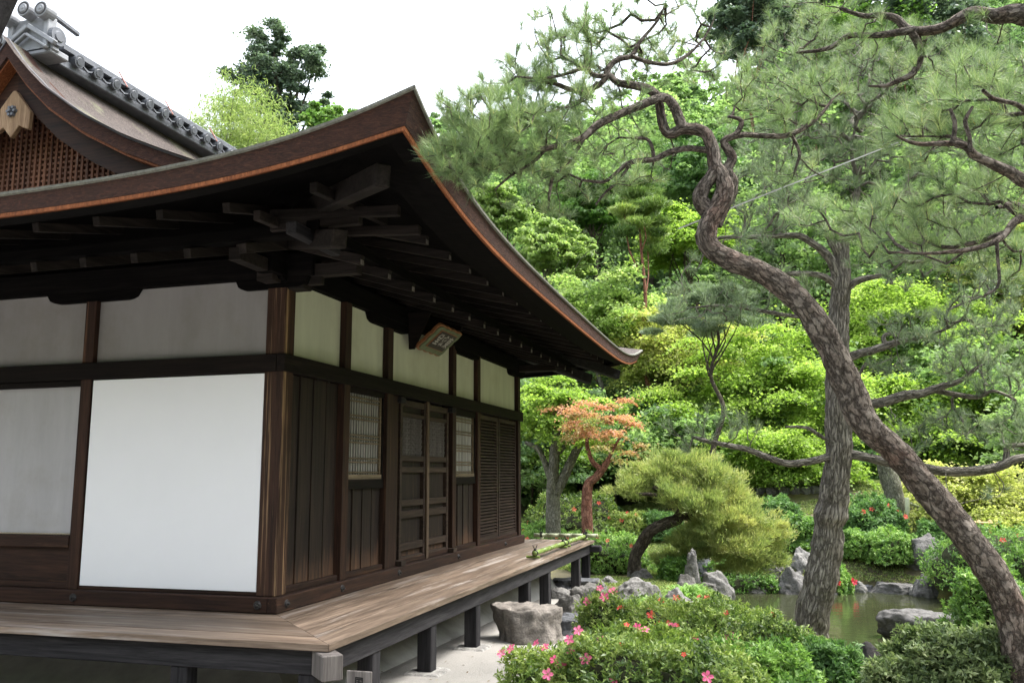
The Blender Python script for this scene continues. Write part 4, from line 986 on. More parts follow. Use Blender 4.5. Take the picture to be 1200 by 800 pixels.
def unseen_grove():  # unseen trees added behind the camera to block low sky light
    C_, N_, D_, V_ = [], [], [], []
    for x, y, H, r in ((-14, -15, 9, 4), (-9, -17, 11, 4.5), (-3.5, -16.5, 10, 4.2), (2, -18, 11, 4.5), (8, -16.5, 10, 4.5), (14, -13, 10, 4.5), (-18, -9, 9, 4), (17, -6, 10, 4.5)):
        H *= .78; C, N, D, val, pc = pad_crown((x, y, gz(x, y)+H*.5), (r, r, H*.5), 60, 110, .4, 'clump', seed=x, pad=.32); C_.append(C); N_.append(N); D_.append(D); V_.append(val)
    C = np.concatenate(C_); o = leaf_obj('sky_block_grove', C, np.concatenate(N_), np.concatenate(D_), .62*rng.uniform(.7, 1.3, len(C)), .5, np.concatenate(V_), L_FOR, None); tag(o, kind='stuff')
unseen_grove()

# distinguishable trees on the slope and the far bank: (label, category, px, top, bottom, width, depth, style, material, bark, leaf, pads, per, extras)
TR = [
 ('cedar_tree', 'pale hazy conifer on the hilltop right of the sky gap', 'tree', 950, -60, 110, 140, 50, 'spray', L_CON, BARK_RPINE, .2, 60, 420, dict(vshift=.25)),
 ('tree', 'soft green tree closing the hilltop between the two dark conifers', 'tree', 1015, -20, 150, 140, 47, 'spray', L_MID, BARK_LOW, .18, 60, 380, dict(vshift=.05)),
 ('tree', 'tall dark conifer standing alone above the roof against the white sky', 'tree', 325, 25, 215, 125, 34, 'spray', L_CON, BARK_LOW, .13, 62, 420, dict(pad=.26, r0=.30, nl=22)),
 ('tree', 'low rounded green tree just above the eave line', 'tree', 382, 122, 190, 100, 30, 'clump', L_MID, BARK_LOW, .13, 34, 260, dict(pad=.3)),
 ('cedar_tree', 'tall dark cedar at the top of the hill above the pine', 'tree', 885, -40, 110, 110, 48, 'spray', L_CON, BARK_RPINE, .2, 60, 420, dict(vshift=.1)),
 ('cedar_tree', 'dark cedar with a bare red trunk near the top right', 'tree', 1080, -60, 120, 130, 46, 'spray', L_CON, BARK_RPINE, .2, 60, 420, dict(vshift=.1)),
 ('tree', 'pale lime tree beside the roof, highest of the light crowns', 'tree', 648, 255, 345, 120, 33, 'clump', L_PALE, BARK_PALE, .13, 70, 300, dict(pad=.26)),
 ('tree', 'pale yellow-green tree bordering the roof edge half way down', 'tree', 705, 315, 435, 170, 30, 'maple', L_PALE, BARK_PALE, .12, 80, 300, dict(vshift=.05)),
 ('tree', 'pale green tree peeping out behind the upper roof edge', 'tree', 585, 215, 300, 110, 36, 'clump', L_PALE, BARK_LOW, .14, 60, 260, dict(vshift=-.08)),
 ('maple_tree', 'vivid lime maple left of the bent pine trunk', 'maple', 805, 235, 325, 135, 34, 'maple', L_MAPLE, BARK_LOW, 0.107, 80, 435, dict()),
 ('maple_tree', 'yellowish maple with reddish shoots behind the pond', 'maple', 790, 360, 470, 200, 29, 'maple', L_MAPLE2, BARK_LOW, 0.098, 90, 435, dict()),
 ('maple_tree', 'bright green maple left of the straight pine, largest of its row', 'maple', 900, 385, 545, 224, 26, 'maple', L_MAPLE, BARK_LOW, 0.090, 110, 478, dict()),
 ('maple_tree', 'bright lime maple filling the gap right of the straight pine', 'maple', 1065, 325, 445, 236, 30, 'maple', L_MAPLE, BARK_LOW, 0.098, 110, 464, dict(vshift=.08)),
 ('maple_tree', 'fresh green maple low between the two pine trunks', 'maple', 1075, 440, 560, 247, 25, 'maple', L_MAPLE, BARK_LOW, 0.090, 100, 478, dict()),
 ('maple_tree', 'light green maple cut by the right edge of the view', 'maple', 1180, 290, 420, 153, 31, 'maple', L_MAPLE2, BARK_LOW, 0.098, 70, 435, dict()),
 ('maple_tree', 'green maple under the roof tip, behind the red one', 'maple', 640, 440, 560, 153, 25, 'maple', L_MAPLE, BARK_LOW, 0.082, 80, 478, dict(vshift=-.08)),
 ('maple_tree', 'broad green maple right of the roof tip', 'maple', 785, 455, 575, 188, 27, 'maple', L_MAPLE, BARK_LOW, 0.090, 90, 478, dict(vshift=-.05)),
 ('maple_tree', 'green maple with a thin grey trunk standing above the stone edging', 'maple', 912, 500, 575, 177, 22.5, 'maple', L_MAPLE, BARK_PALE, 0.074, 70, 478, dict()),
 ('tree', 'dark green evergreen filling the shade behind the red maple', 'tree', 650, 490, 620, 150, 27, 'clump', L_DEEP, BARK_LOW, .12, 80, 300, dict()),
 ('tree', 'dark evergreen in the shade under the middle maples', 'tree', 870, 530, 610, 120, 27.5, 'clump', L_DEEP, BARK_LOW, .12, 60, 300, dict()),
 ('tree', 'dark bushy evergreen between the two pine trunks', 'tree', 1010, 520, 620, 130, 23.5, 'clump', L_DEEP, BARK_LOW, .10, 60, 300, dict()),
 ('yellow_maple', 'golden-green spreading maple over the bamboo rail on the right', 'maple', 1150, 545, 625, 170, 19, 'maple', L_MAPLE2, BARK_LOW, 0.066, 90, 522, dict(vshift=.05)),
 ('red_pine', 'slim pine with a bare orange trunk and flat needle pads on the slope', 'pine', 752, 200, 325, 105, 29.5, 'needle', L_PINE, BARK_RPINE, .30, 22, 700, dict(asp=.10, pad=.42, r0=.13, nl=3)),
 ('pine_tree', 'grey-green pine spreading behind the knee of the bent trunk', 'pine', 835, 320, 415, 150, 22, 'needle', L_PINEB, BARK_LOW, .20, 40, 420, dict(asp=.10, pad=.25)),
 ('tree', 'mid green round tree on the slope above the lime maple', 'tree', 690, 200, 290, 120, 42, 'clump', L_MID, BARK_LOW, .17, 60, 240, dict(vshift=-.15)),
 ('tree', 'deep green tree on the slope beside the orange-trunked pine', 'tree', 830, 150, 260, 130, 43, 'clump', L_DEEP, BARK_LOW, .18, 60, 260, dict(vshift=.1)),
]
for nm, lab, cat, px, t, b, wp, dp, st, mt, bk, lf, npd, per, ex_ in TR:
    tree(nm, lab, cat, px, t, b, wp, dp, st, mt, bk, lf, npd, per, group='trees on the wooded slope', **ex_)

def bamboo_grove():
    q = P(262, 200, 22); b = np.array([q[0], q[1], gz(q[0], q[1])]); rt = root('bamboo_clump', b, 'feathery yellow-green bamboo behind the tiled ridge', 'bamboo'); C_, D_, V_, T = [], [], [], []
    for i in range(30):
        tx = rng.uniform(212, 335); top = P(tx, 92+abs(tx-262)*.75+rng.uniform(-4, 40)+(12 if tx < 240 else 0), 22+rng.uniform(-1, 1)); bs = b+rng.normal(0, .5, 3)*[1, 1, 0]
        pts = [bs+(top-bs)*np.array([t**2.2, t**2.2, t**.85]) for t in np.linspace(0, 1, 8)]; T.append(tube(pts, np.linspace(.035, .006, 8), 6, step=.6))
        for t in np.linspace(.45, 1, 16):
            p = bs+(top-bs)*np.array([t**2.2, t**2.2, t**.85]); n = 115; c = p+rng.normal(0, .16, 3); C_.append(c+rng.normal(0, 1, (n, 3))*[.24, .24, .13]); D_.append(unit(rng.normal(0, .5, (n, 3))+np.array([0, 0, -.55]))); V_.append(.5+rng.normal(0, .12)+rng.normal(0, .12, n))
    C = np.concatenate(C_); D = np.concatenate(D_); N = unit(np.cross(D, rdir(len(C)))+[0, 0, .4]); ln = .13*rng.uniform(.6, 1.3, len(C)); leaf_obj('crown', C, N, D, ln, ln*.18, np.concatenate(V_), L_BAMB, rt); tubes_obj('culms', T, BARK_PALE, rt)
bamboo_grove()
# the red-leaved maple and its mossy neighbour near the veranda end: trunks traced from the place
def limb_tree(name, label, cat, limbs, crown, bark, style, mat, leaf, n_pads, per, pad, asp=.8, **k):
    px, t, b, wp, dp = crown; f0 = limbs[0][0]; q = P(f0[0], f0[1], f0[2]); base = np.array([q[0], q[1], gz(q[0], q[1])])
    rt = root(name, base, label, cat)
    lst = []
    for i, l in enumerate(limbs):
        pts = [P(a, b_, d) for a, b_, d, r in l]; rr = [r*d/F for a, b_, d, r in l]
        if i == 0: pts = [np.array([pts[0][0], pts[0][1], base[2]-.2])]+pts; rr = [rr[0]*1.2]+rr
        lst.append(tube(pts, rr, 10, .12, step=.12))
    tubes_obj('trunk', lst, bark, rt)
    ct = P(px, (t+b)/2, dp); C, N, D, val, pc = pad_crown(ct, (wp/2*dp/F*.85, wp/2*dp/F*.7, (b-t)/2*dp/F*.85), n_pads, per, leaf, style, seed=px, pad=pad)
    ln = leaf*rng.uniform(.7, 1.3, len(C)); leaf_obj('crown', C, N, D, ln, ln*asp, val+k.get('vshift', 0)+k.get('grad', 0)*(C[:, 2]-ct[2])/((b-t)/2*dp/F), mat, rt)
    return rt
limb_tree('maple_tree', 'mossy forked maple beyond the end of the veranda', 'maple', [
    [(648, 585, 20, 8), (648, 560, 20, 7), (650, 530, 20, 6), (652, 505, 20, 5), (650, 480, 20, 4)],
    [(650, 578, 20, 7), (660, 560, 20, 6), (672, 535, 20, 5), (684, 510, 20, 4), (690, 485, 20.3, 2.5)],
    [(645, 560, 20, 4.5), (638, 540, 20, 3.5), (630, 525, 20, 3), (615, 518, 20, 2)], [(655, 530, 20, 3), (668, 515, 20, 2.5), (680, 500, 19.8, 2)]],
    (655, 448, 530, 130, 20.5), BARK_PALE, 'maple', L_MAPLE, .08, 60, 330, .33, vshift=-.02)
limb_tree('red_maple', 'small maple with coral-red leaves and a leaning pinkish trunk', 'maple', [
    [(688, 575, 19, 6), (698, 560, 19, 5), (707, 548, 19, 4.5), (714, 538, 19, 3)], [(705, 549, 19, 3.5), (696, 543, 19, 3), (690, 530, 19, 2.5), (688, 515, 19, 2), (695, 500, 19, 1.5)], [(712, 540, 19, 2.5), (722, 520, 19, 1.5), (735, 500, 19, 1)]],
    (697, 452, 552, 150, 18.8), BARK_RPINE, 'maple', L_RED, .055, 26, 300, .26, vshift=.02, grad=.32)

# low golden pine on the near bank with its dark twisted trunk
def garden_pine():
    l0 = [(744, 655, 14.5, 7.5), (752, 637, 14.5, 7), (762, 622, 14.4, 7), (777, 614, 14.4, 6.5), (793, 608, 14.5, 7), (799, 596, 14.5, 6), (790, 586, 14.5, 5), (778, 578, 14.5, 4), (765, 570, 14.5, 2.5)]
    ls = [l0, [(796, 604, 14.5, 4), (808, 600, 14.5, 4), (822, 592, 14.6, 3), (845, 580, 14.6, 2)], [(790, 586, 14.5, 3), (770, 580, 14.4, 2.5), (745, 578, 14.4, 1.5)], [(797, 604, 14.5, 4), (830, 612, 14.6, 3), (865, 622, 14.7, 2.5), (895, 640, 14.8, 1.5)], [(800, 595, 14.5, 3), (806, 575, 14.5, 2.5), (800, 555, 14.6, 1.5)]]
    b = P(744, 655, 14.5); b = np.array([b[0], b[1], gz(b[0], b[1])]); rt = root('garden_pine', b, 'low trained pine with golden-green needle clumps and a dark twisted trunk', 'pine'); T = []
    for i, l in enumerate(ls):
        pts = [P(x, y, d) for x, y, d, r in l]; rr = [r*d/F for x, y, d, r in l]
        if i == 0: pts = [np.array([pts[0][0], pts[0][1], b[2]-.2])]+pts; rr = [rr[0]*1.2]+rr
        T.append(tube(pts, rr, 12, .25, step=.06, freq=5))
    tubes_obj('trunk', T, BARK_LOW, rt)
    for (x, y, rx, ry, dz_, v) in ((742, 572, 26, 13, 0, .02), (768, 556, 34, 15, .2, .02), (800, 543, 38, 16, .3, .05), (832, 556, 32, 16, 0, .0), (790, 578, 26, 10, -.3, -.05), (822, 585, 34, 13, -.3, .0), (856, 580, 30, 16, .1, .12), (868, 604, 34, 15, -.2, .15), (838, 612, 30, 13, -.4, .02), (892, 626, 30, 16, 0, .15), (858, 634, 38, 15, -.3, .06), (898, 652, 24, 14, -.1, .08), (826, 645, 30, 14, -.2, -.04), (876, 660, 30, 11, -.2, .0), (803, 632, 20, 10, -.3, -.1), (788, 655, 22, 8, 0, -.15)):
        d = 14.7+dz_; c = P(x, y, d); R = (rx*d/F, rx*d/F*.9, ry*d/F); npd = int(9+rx*.5); C, N, D, val, pc = pad_crown(c, R, npd, 270, .09, 'fluff', x, .48)
        leaf_obj('needle_clump', C, N, D, .095*rng.uniform(.6, 1.3, len(C)), .011, val+v+.17, L_GOLD, rt)
garden_pine()

# ---- near pines: traced trunks and limbs, grown twigs, needle tufts ------------
def near_pine(name, label, limbs, base, regions, bark, needle, tips_px=12, nl=.085, wn=.0026, amp=.24, per=42, twr=.0022, seg=20, trunk_n=1, rs=.64, back=0.0, dk=1.0):
    rt = root(name, base, label, 'pine')
    skel = []
    for i, l in enumerate(limbs):
        pts = [P(a, b_, d) for a, b_, d, r in l]; rr = [max(.0035, r*rs*d/F) for a, b_, d, r in l]
        V, Fq, uv = tube(pts, rr, seg if i < trunk_n else 12, amp if i < trunk_n else .18, step=.03 if i < trunk_n else .03, freq=5)
        tubes_obj('trunk' if i < trunk_n else 'branch', [(V, Fq, uv)], bark, rt)
        if i >= 0:
            for a, b_ in zip(pts[:-1], pts[1:]):
                m = max(1, int(np.linalg.norm(b_-a)/.06))
                for k in range(m): skel.append(a+(b_-a)*k/m)
            skel.append(pts[-1])
    tips = []
    for (px, py, d, rx, ry, rd, dens) in regions:
        d += back; dens *= dk; n = int(math.pi*rx*ry/(tips_px**2)*dens)
        a = rng.uniform(0, 2*math.pi, n); q = np.sqrt(rng.uniform(0, 1, n)); lum = 1+.2*np.sin(a*3+px)
        for u, v, z in zip(px+rx*q*np.cos(a)*lum, py+ry*q*np.sin(a)*lum, rng.normal(0, rd, n)+d): tips.append(P(u, v, z))
    tips = np.array(tips); nodes = np.array(skel); cost = np.zeros(len(nodes)); par = [-1]*len(nodes)
    d0 = np.array([np.min(np.linalg.norm(nodes-t, axis=1)) for t in tips]); order = np.argsort(d0)
    cap = len(nodes)+len(tips)*8; NB = np.zeros((cap, 3)); NB[:len(nodes)] = nodes; CB = np.zeros(cap); m = len(nodes); paths = []; nroot = m
    par = -np.ones(cap, int); cnt = np.zeros(cap, int)
    for ti in order:
        t = tips[ti]; dd = np.linalg.norm(NB[:m]-t, axis=1); j = int(np.argmin(dd+.30*CB[:m])); st = NB[j]; ln = dd[j]
        if ln < .02: continue
        K = int(np.clip(ln/.055, 1, 7)); prev = j; perp = rng.normal(0, 1, 3)*ln*.12; sag = np.array([0, 0, -.10*ln]); ids = [j]
        for k in range(1, K+1):
            s = k/K; q = st+(t-st)*s+(perp+sag)*math.sin(math.pi*s)+(rng.normal(0, .008, 3) if k < K else 0)
            NB[m] = q; CB[m] = CB[prev]+ln/K; par[m] = prev; prev = m; ids.append(m); m += 1
        paths.append(ids); k = prev
        while k >= nroot: cnt[k] += 1; k = par[k]
    lst = []; Vs = []; 
    for ids in paths:
        p = NB[ids]; c = np.maximum(cnt[ids], 1).astype(float); c[0] = c[1]; r = np.minimum(twr*c**.45, .02); lst.append(tube(p, r, 5, 0, step=.2))
    tubes_obj('twigs', lst, bark, rt)['kind'] = 'stuff'
    # tufts: at the tips and a little back from them
    P0, D0, VV = [], [], []
    for ids in paths:
        e = NB[ids[-1]]; b_ = NB[ids[-2]]; d = unit((e-b_)[None])[0]; d = unit((d*.6+np.array([0, 0, .75])+rng.normal(0, .25, 3))[None])[0]; v = rng.normal(0, .1)
        P0.append(e); D0.append(d); VV.append(v)
        if rng.random() < .6: P0.append(e-(e-b_)*rng.uniform(.5, 1.0)+rng.normal(0, .015, 3)); D0.append(unit((d+rng.normal(0, .5, 3))[None])[0]); VV.append(v)
    P0 = np.array(P0); D0 = np.array(D0); VV = np.array(VV); n = len(P0)*per; idx = np.repeat(np.arange(len(P0)), per)
    e1 = unit(np.cross(D0, rdir(len(D0)))); e2 = np.cross(D0, e1); a = rng.uniform(0, 2*math.pi, n); th = np.radians(rng.uniform(8, 62, n))
    rad = e1[idx]*np.cos(a)[:, None]+e2[idx]*np.sin(a)[:, None]; dn = D0[idx]*np.cos(th)[:, None]+rad*np.sin(th)[:, None]
    ln = nl*rng.uniform(.7, 1.15, n)[:, None]; st = P0[idx]+D0[idx]*rng.uniform(-.03, .03, n)[:, None]
    side = unit(np.cross(dn, rdir(n)))*wn/2; tip = st+dn*ln; tip[:, 2] -= .012*rng.uniform(0, 1, n); V = np.stack([st-side, st+side, tip], 1).reshape(-1, 3)
    val = .45+VV[idx]+rng.normal(0, .16, n)+.12*(D0[idx][:, 2]-.5)
    o = link('crown', mkmesh(V, np.arange(n*3, dtype=np.int32).reshape(-1, 3), val=np.repeat(np.clip(val, 0, 1), 3)), needle, rt)
    # pale upright candles
    k = rng.random(len(P0)) < .35; Q = P0[k]; m_ = len(Q); up = unit(D0[k]*.4+np.array([0, 0, 1.])+rng.normal(0, .12, (m_, 3))); sx = unit(np.cross(up, rdir(m_))); sy = np.cross(up, sx); h = rng.uniform(.02, .05, m_)[:, None]; w_ = .0035
    V = np.stack([Q+sx*w_, Q+sy*w_, Q-sx*w_, Q-sy*w_, Q+up*h], 1).reshape(-1, 3); b5 = np.arange(m_)[:, None]*5
    Ft = np.concatenate([b5+np.array([0, 1, 4]), b5+np.array([1, 2, 4]), b5+np.array([2, 3, 4]), b5+np.array([3, 0, 4])]).astype(np.int32)
    link('new_shoots', mkmesh(V, Ft, val=rng.uniform(.6, 1, m_*5)), L_CANDLE, rt)['kind'] = 'stuff'
    return rt
L_CANDLE = leafmat('new_shoot', [(.25, .18, .07), (.35, .30, .10), (.40, .42, .12)], .2)

def dp(l, d0, d1=None):
    d1 = d0 if d1 is None else d1; n = len(l); return [(a, b, d0+(d1-d0)*i/max(1, n-1), r) for i, (a, b, r) in enumerate(l)]
A_TR = dp([(1215, 860, 26.2), (1203, 800, 25.0), (1192, 750, 23.8), (1180, 705, 23.2), (1160, 665, 22.7), (1138, 633, 22.0), (1110, 600, 21.5), (1078, 562, 20.8), (1046, 527, 20.8), (1015, 497, 20.8), (995, 455, 20.8), (975, 412, 20.3), (952, 370, 19.1), (925, 342, 17.3), (890, 318, 16.1), (855, 305, 15.5), (830, 287, 16.6), (829, 265, 14.9), (843, 241, 14.3), (849, 220, 13.1), (845, 205, 11.3), (838, 195, 10.1), (835, 175, 9.6), (825, 155, 8.9), (802, 151, 8.4), (784, 157, 7.7), (776, 143, 7.2), (773, 122, 6.6)], 4.75, 5.15)
A_LIMBS = [A_TR,
 dp([(838, 256, 13), (827, 245, 12.5), (820, 232, 12), (825, 219, 11), (833, 208, 10), (839, 196, 9)], 5.05),
 dp([(836, 262, 13), (850, 235, 11), (858, 215, 10), (852, 200, 9), (858, 184, 8), (848, 166, 6), (862, 158, 5), (869, 142, 3.5), (856, 137, 2.5)], 5.25, 5.3),
 dp([(800, 150, 8), (796, 140, 8), (790, 125, 8), (783, 116, 7), (770, 113, 7), (763, 106, 6.5), (747, 101, 6), (724, 97, 5.5), (714, 88, 5), (708, 94, 4.5), (695, 104, 4.5), (672, 106, 4), (646, 97, 3), (620, 96, 2)], 5.1, 5.1),
 dp([(711, 90, 5), (713, 80, 5), (724, 70, 4.5), (740, 66, 4), (748, 52, 3), (756, 42, 2.5), (770, 25, 2), (780, 5, 1.5)], 5.1, 5.2),
 dp([(740, 66, 3.5), (760, 73, 3), (786, 75, 2.8), (809, 62, 2.2), (825, 45, 1.6)], 5.1, 5.25),
 dp([(712, 90, 4), (695, 88, 3.5), (686, 80, 3), (659, 88, 2.5), (635, 92, 2), (605, 90, 1.5)], 5.1, 5.0),
 dp([(778, 114, 7), (764, 118, 6.5), (747, 125, 6.5), (721, 136, 6.5), (701, 146, 6.5), (682, 162, 5), (656, 171, 4.5), (640, 174, 4.5), (617, 177, 3.5), (597, 188, 3), (575, 198, 2)], 5.1, 4.8),
 dp([(838, 178, 5), (828, 176, 5), (805, 174, 4.5), (783, 179, 4.5), (766, 187, 4), (740, 190, 4), (724, 201, 3), (708, 213, 2.5), (682, 211, 2)], 5.1, 5.1),
 dp([(766, 186, 3), (764, 172, 2.5), (758, 163, 2.5), (740, 162, 2)], 5.1, 5.1),
 dp([(684, 162, 3.5), (676, 176, 3), (664, 193, 3), (649, 205, 3), (644, 227, 2.5), (643, 247, 2)], 4.95, 5.0),
 dp([(740, 190, 2.5), (725, 212, 2), (710, 225, 1.8), (698, 240, 1.5)], 5.1),
 dp([(860, 160, 4.5), (875, 158, 4.5), (889, 159, 4), (921, 159, 4), (944, 149, 3.5), (963, 133, 3), (975, 117, 2)], 5.3, 5.6),
 dp([(928, 159, 2.5), (937, 179, 2.5), (934, 192, 2), (931, 202, 1.5)], 5.4),
 dp([(640, 174, 3), (625, 190, 2.5), (600, 205, 2), (580, 222, 1.5)], 4.9, 4.9), dp([(700, 97, 3), (680, 118, 2.5), (650, 130, 2), (615, 138, 1.5)], 5.1, 4.9),
]
A_REG = [(575, 140, 4.65, 58, 40, .12, 1.7), (545, 185, 4.55, 40, 36, .08, 2.3), (615, 175, 4.8, 60, 42, .15, 1.5), (645, 120, 4.95, 60, 35, .2, 1.3), (615, 85, 5.1, 48, 26, .15, 1.3), (690, 55, 5.2, 60, 40, .2, .95), (660, 28, 5.2, 50, 30, .2, .85),
         (775, 25, 5.3, 60, 40, .2, .6), (740, 75, 5.2, 50, 30, .2, .6), (820, 70, 5.4, 35, 30, .2, .8), (720, 120, 5.1, 40, 25, .2, .7), (640, 225, 5.0, 55, 30, .15, .55), (700, 200, 5.1, 50, 35, .2, .5), (760, 195, 5.2, 45, 25, .2, .4),
         (700, 165, 5.1, 45, 25, .2, .6), (905, 125, 5.5, 60, 35, .2, .7), (960, 110, 5.6, 45, 35, .2, .7), (930, 200, 5.5, 40, 22, .2, .4), (870, 100, 5.5, 35, 30, .2, .7)]
b_ = P(1203, 800, 4.75)
near_pine('bent_pine', 'leaning old pine with a crooked reddish trunk that bends left over the hall roof', A_LIMBS, (b_[0]+.05, b_[1], gz(b_[0], b_[1])), A_REG, BARK_RED, L_PINEN, tips_px=9.5, seg=40, per=60, wn=.0023, nl=.09, rs=.78, back=.16, dk=.85)

B_TR = dp([(940, 830, 36), (944, 775, 31), (950, 735, 28), (960, 690, 27), (970, 640, 25), (972, 616, 23), (974, 603, 29), (976, 588, 23), (982, 540, 21), (982, 500, 21), (981, 445, 18), (983, 400, 17), (983, 370, 16), (986, 330, 15), (987, 297, 12), (990, 272, 8), (1000, 245, 6), (1005, 215, 4.5), (998, 180, 3), (1002, 150, 2)], 7.6, 7.6)
B_LIMBS = [B_TR,
 dp([(985, 300, 9), (976, 282, 9), (967, 266, 8), (962, 262, 6)], 7.6, 7.5),
 dp([(994, 419, 8), (1008, 414, 7), (1020, 411, 7), (1042, 404, 6), (1060, 398, 5), (1085, 393, 3.5), (1110, 385, 2)], 7.6, 7.3), dp([(1040, 405, 4), (1035, 396, 4), (1045, 390, 3), (1080, 392, 2.5)], 7.5),
 dp([(1000, 477, 9), (1012, 475, 8), (1035, 471, 8), (1062, 463, 8), (1080, 461, 7), (1102, 453, 6), (1125, 446, 4), (1145, 430, 3)], 7.6, 7.2),
 dp([(1095, 457, 5), (1120, 462, 4.5), (1145, 465, 4), (1165, 458, 3), (1190, 468, 2)], 7.4, 7.2),
 dp([(982, 335, 9), (976, 310, 8), (965, 295, 7), (949, 283, 6), (934, 276, 5), (905, 277, 4), (877, 278, 4), (850, 278, 3), (832, 282, 2)], 7.6, 7.4),
 dp([(980, 335, 6), (967, 325, 5.5), (949, 321, 5), (915, 321, 4), (890, 324, 2.5)], 7.6, 7.4), dp([(990, 340, 6), (1003, 330, 6), (1016, 326, 5), (1040, 320, 3), (1060, 305, 2)], 7.6, 7.4),
 dp([(975, 534, 8), (960, 538, 6.5), (945, 541, 6), (924, 543, 6), (903, 537, 5.5), (875, 526, 5), (850, 521, 4.5), (830, 517, 4), (812, 512, 2.5)], 7.6, 7.3),
 dp([(990, 532, 9), (1008, 534, 8), (1040, 541, 8), (1078, 547, 8), (1106, 552, 8), (1141, 552, 8), (1172, 546, 8), (1190, 538, 7), (1215, 534, 6)], 7.6, 7.2), dp([(1178, 543, 5), (1180, 530, 5), (1182, 522, 4), (1210, 521, 4)], 7.3),
 dp([(975, 518, 4), (962, 511, 3.5), (945, 501, 3), (920, 500, 1.5)], 7.6, 7.4), dp([(978, 382, 4), (950, 373, 4), (920, 369, 3.5), (880, 362, 3.5), (845, 358, 2.5), (815, 360, 1.5)], 7.6, 7.5),
 dp([(987, 290, 6), (1000, 270, 5), (1015, 255, 4), (1035, 235, 3)], 7.6, 7.4), dp([(995, 460, 3), (1006, 440, 3), (1015, 425, 2.5)], 7.6), dp([(1005, 475, 4), (1004, 460, 4), (1008, 448, 3)], 7.5)]
B_REG = [(900, 245, 7.4, 60, 35, .4, .9), (950, 190, 7.7, 70, 45, .4, 1.0), (1040, 180, 7.8, 70, 55, .4, 1.0), (1130, 240, 7.8, 70, 60, .4, .9), (880, 180, 7.7, 50, 35, .4, .8), (960, 90, 8.0, 90, 60, .5, 1.0), (1070, 90, 8.0, 90, 60, .5, 1.0), (1160, 130, 8.0, 60, 80, .5, .8),
         (860, 300, 7.4, 55, 25, .3, .6), (830, 355, 7.4, 50, 30, .3, .6), (900, 335, 7.5, 60, 25, .3, .4), (1060, 310, 7.5, 70, 28, .3, .7), (1110, 385, 7.3, 80, 24, .3, 1.0), (1165, 350, 7.4, 50, 40, .3, .7), (1160, 435, 7.3, 55, 30, .3, 1.0), (1110, 500, 7.3, 70, 16, .3, .9), (1055, 520, 7.4, 35, 14, .3, .7),
         (1190, 495, 7.3, 30, 25, .3, .8), (850, 505, 7.3, 45, 24, .3, .35), (800, 515, 7.3, 30, 18, .3, .35), (1150, 575, 7.3, 40, 14, .3, .3), (1050, 425, 7.4, 35, 15, .2, .5)]
b_ = P(940, 830, 7.6)
near_pine('straight_pine', 'upright grey-barked pine with a swollen ring on its trunk, on the pond bank', B_LIMBS, (b_[0], b_[1], gz(b_[0], b_[1])), B_REG, BARK_GREY, L_PINEB, tips_px=9.5, nl=.10, wn=.004, per=44, twr=.0028, seg=40, rs=.70)

C_LIMBS = [dp([(1330, 900, 40), (1310, 600, 38), (1290, 400, 36), (1260, 200, 32), (1235, 60, 28), (1225, -60, 22)], 6.0, 6.0),
 dp([(1235, 30, 18), (1194, 17, 17), (1165, 19, 12), (1139, 15, 10), (1123, 23, 10), (1100, 34, 8), (1067, 36, 8), (1050, 22, 6), (1030, 18, 5), (1012, 19, 4), (985, 10, 3)], 6.0, 6.4),
 dp([(1072, 35, 7), (1048, 39, 6), (1022, 42, 5), (996, 42, 5), (975, 55, 4), (955, 60, 3), (931, 62, 2)], 6.2, 6.5), dp([(1068, 38, 6), (1076, 52, 6), (1079, 65, 6), (1074, 80, 5), (1066, 89, 5), (1050, 96, 4), (1036, 101, 3), (1018, 101, 1.5)], 6.2, 6.3),
 dp([(1262, 212, 16), (1225, 214, 13), (1200, 212, 11), (1184, 202, 10), (1162, 192, 8), (1142, 182, 7), (1132, 172, 6), (1113, 168, 5), (1080, 169, 3.5), (1062, 165, 2.5), (1051, 159, 2)], 4.2, 3.9),
 dp([(1115, 168, 4.5), (1118, 158, 4), (1119, 143, 3.5), (1113, 127, 2)], 3.95), dp([(1137, 178, 4), (1136, 160, 3.5), (1131, 142, 3.5), (1140, 125, 2)], 3.98), dp([(1230, 150, 6), (1205, 132, 5), (1190, 122, 4), (1165, 116, 3.5), (1152, 106, 3)], 4.2, 3.95),
 dp([(1270, 250, 14), (1225, 250, 9), (1200, 254, 8), (1187, 262, 6), (1178, 274, 5), (1168, 282, 5), (1150, 289, 4), (1132, 293, 4), (1105, 296, 3), (1080, 297, 2.5), (1040, 295, 1.5)], 4.4, 4.0),
 dp([(1168, 284, 3), (1169, 300, 2.5), (1171, 330, 2.5), (1165, 340, 2), (1153, 346, 1.5)], 4.15), dp([(1275, 300, 14), (1230, 262, 8), (1200, 245, 7), (1185, 240, 6), (1168, 243, 3)], 5.8, 5.2)]
C_REG = [(1120, 130, 4.1, 55, 32, .12, 1.2), (1165, 95, 4.2, 50, 35, .15, 1.1), (1070, 165, 4.1, 45, 35, .12, .9), (1180, 160, 4.3, 35, 35, .15, .9), (1110, 225, 4.3, 60, 30, .15, .8), (985, 255, 4.6, 55, 28, .12, 1.0), (1050, 265, 4.4, 55, 35, .15, 1.0), (1120, 290, 4.4, 60, 28, .15, .8), (1180, 300, 4.5, 40, 35, .15, .7),
         (1185, 215, 4.3, 30, 30, .1, .7), (1000, 40, 6.4, 80, 40, .3, .7), (930, 60, 6.5, 55, 30, .3, .6), (1070, 90, 6.3, 60, 28, .3, .6), (1130, 50, 6.2, 60, 30, .3, .5), (960, 15, 6.5, 60, 25, .3, .6)]
b_ = P(1330, 900, 6.0)
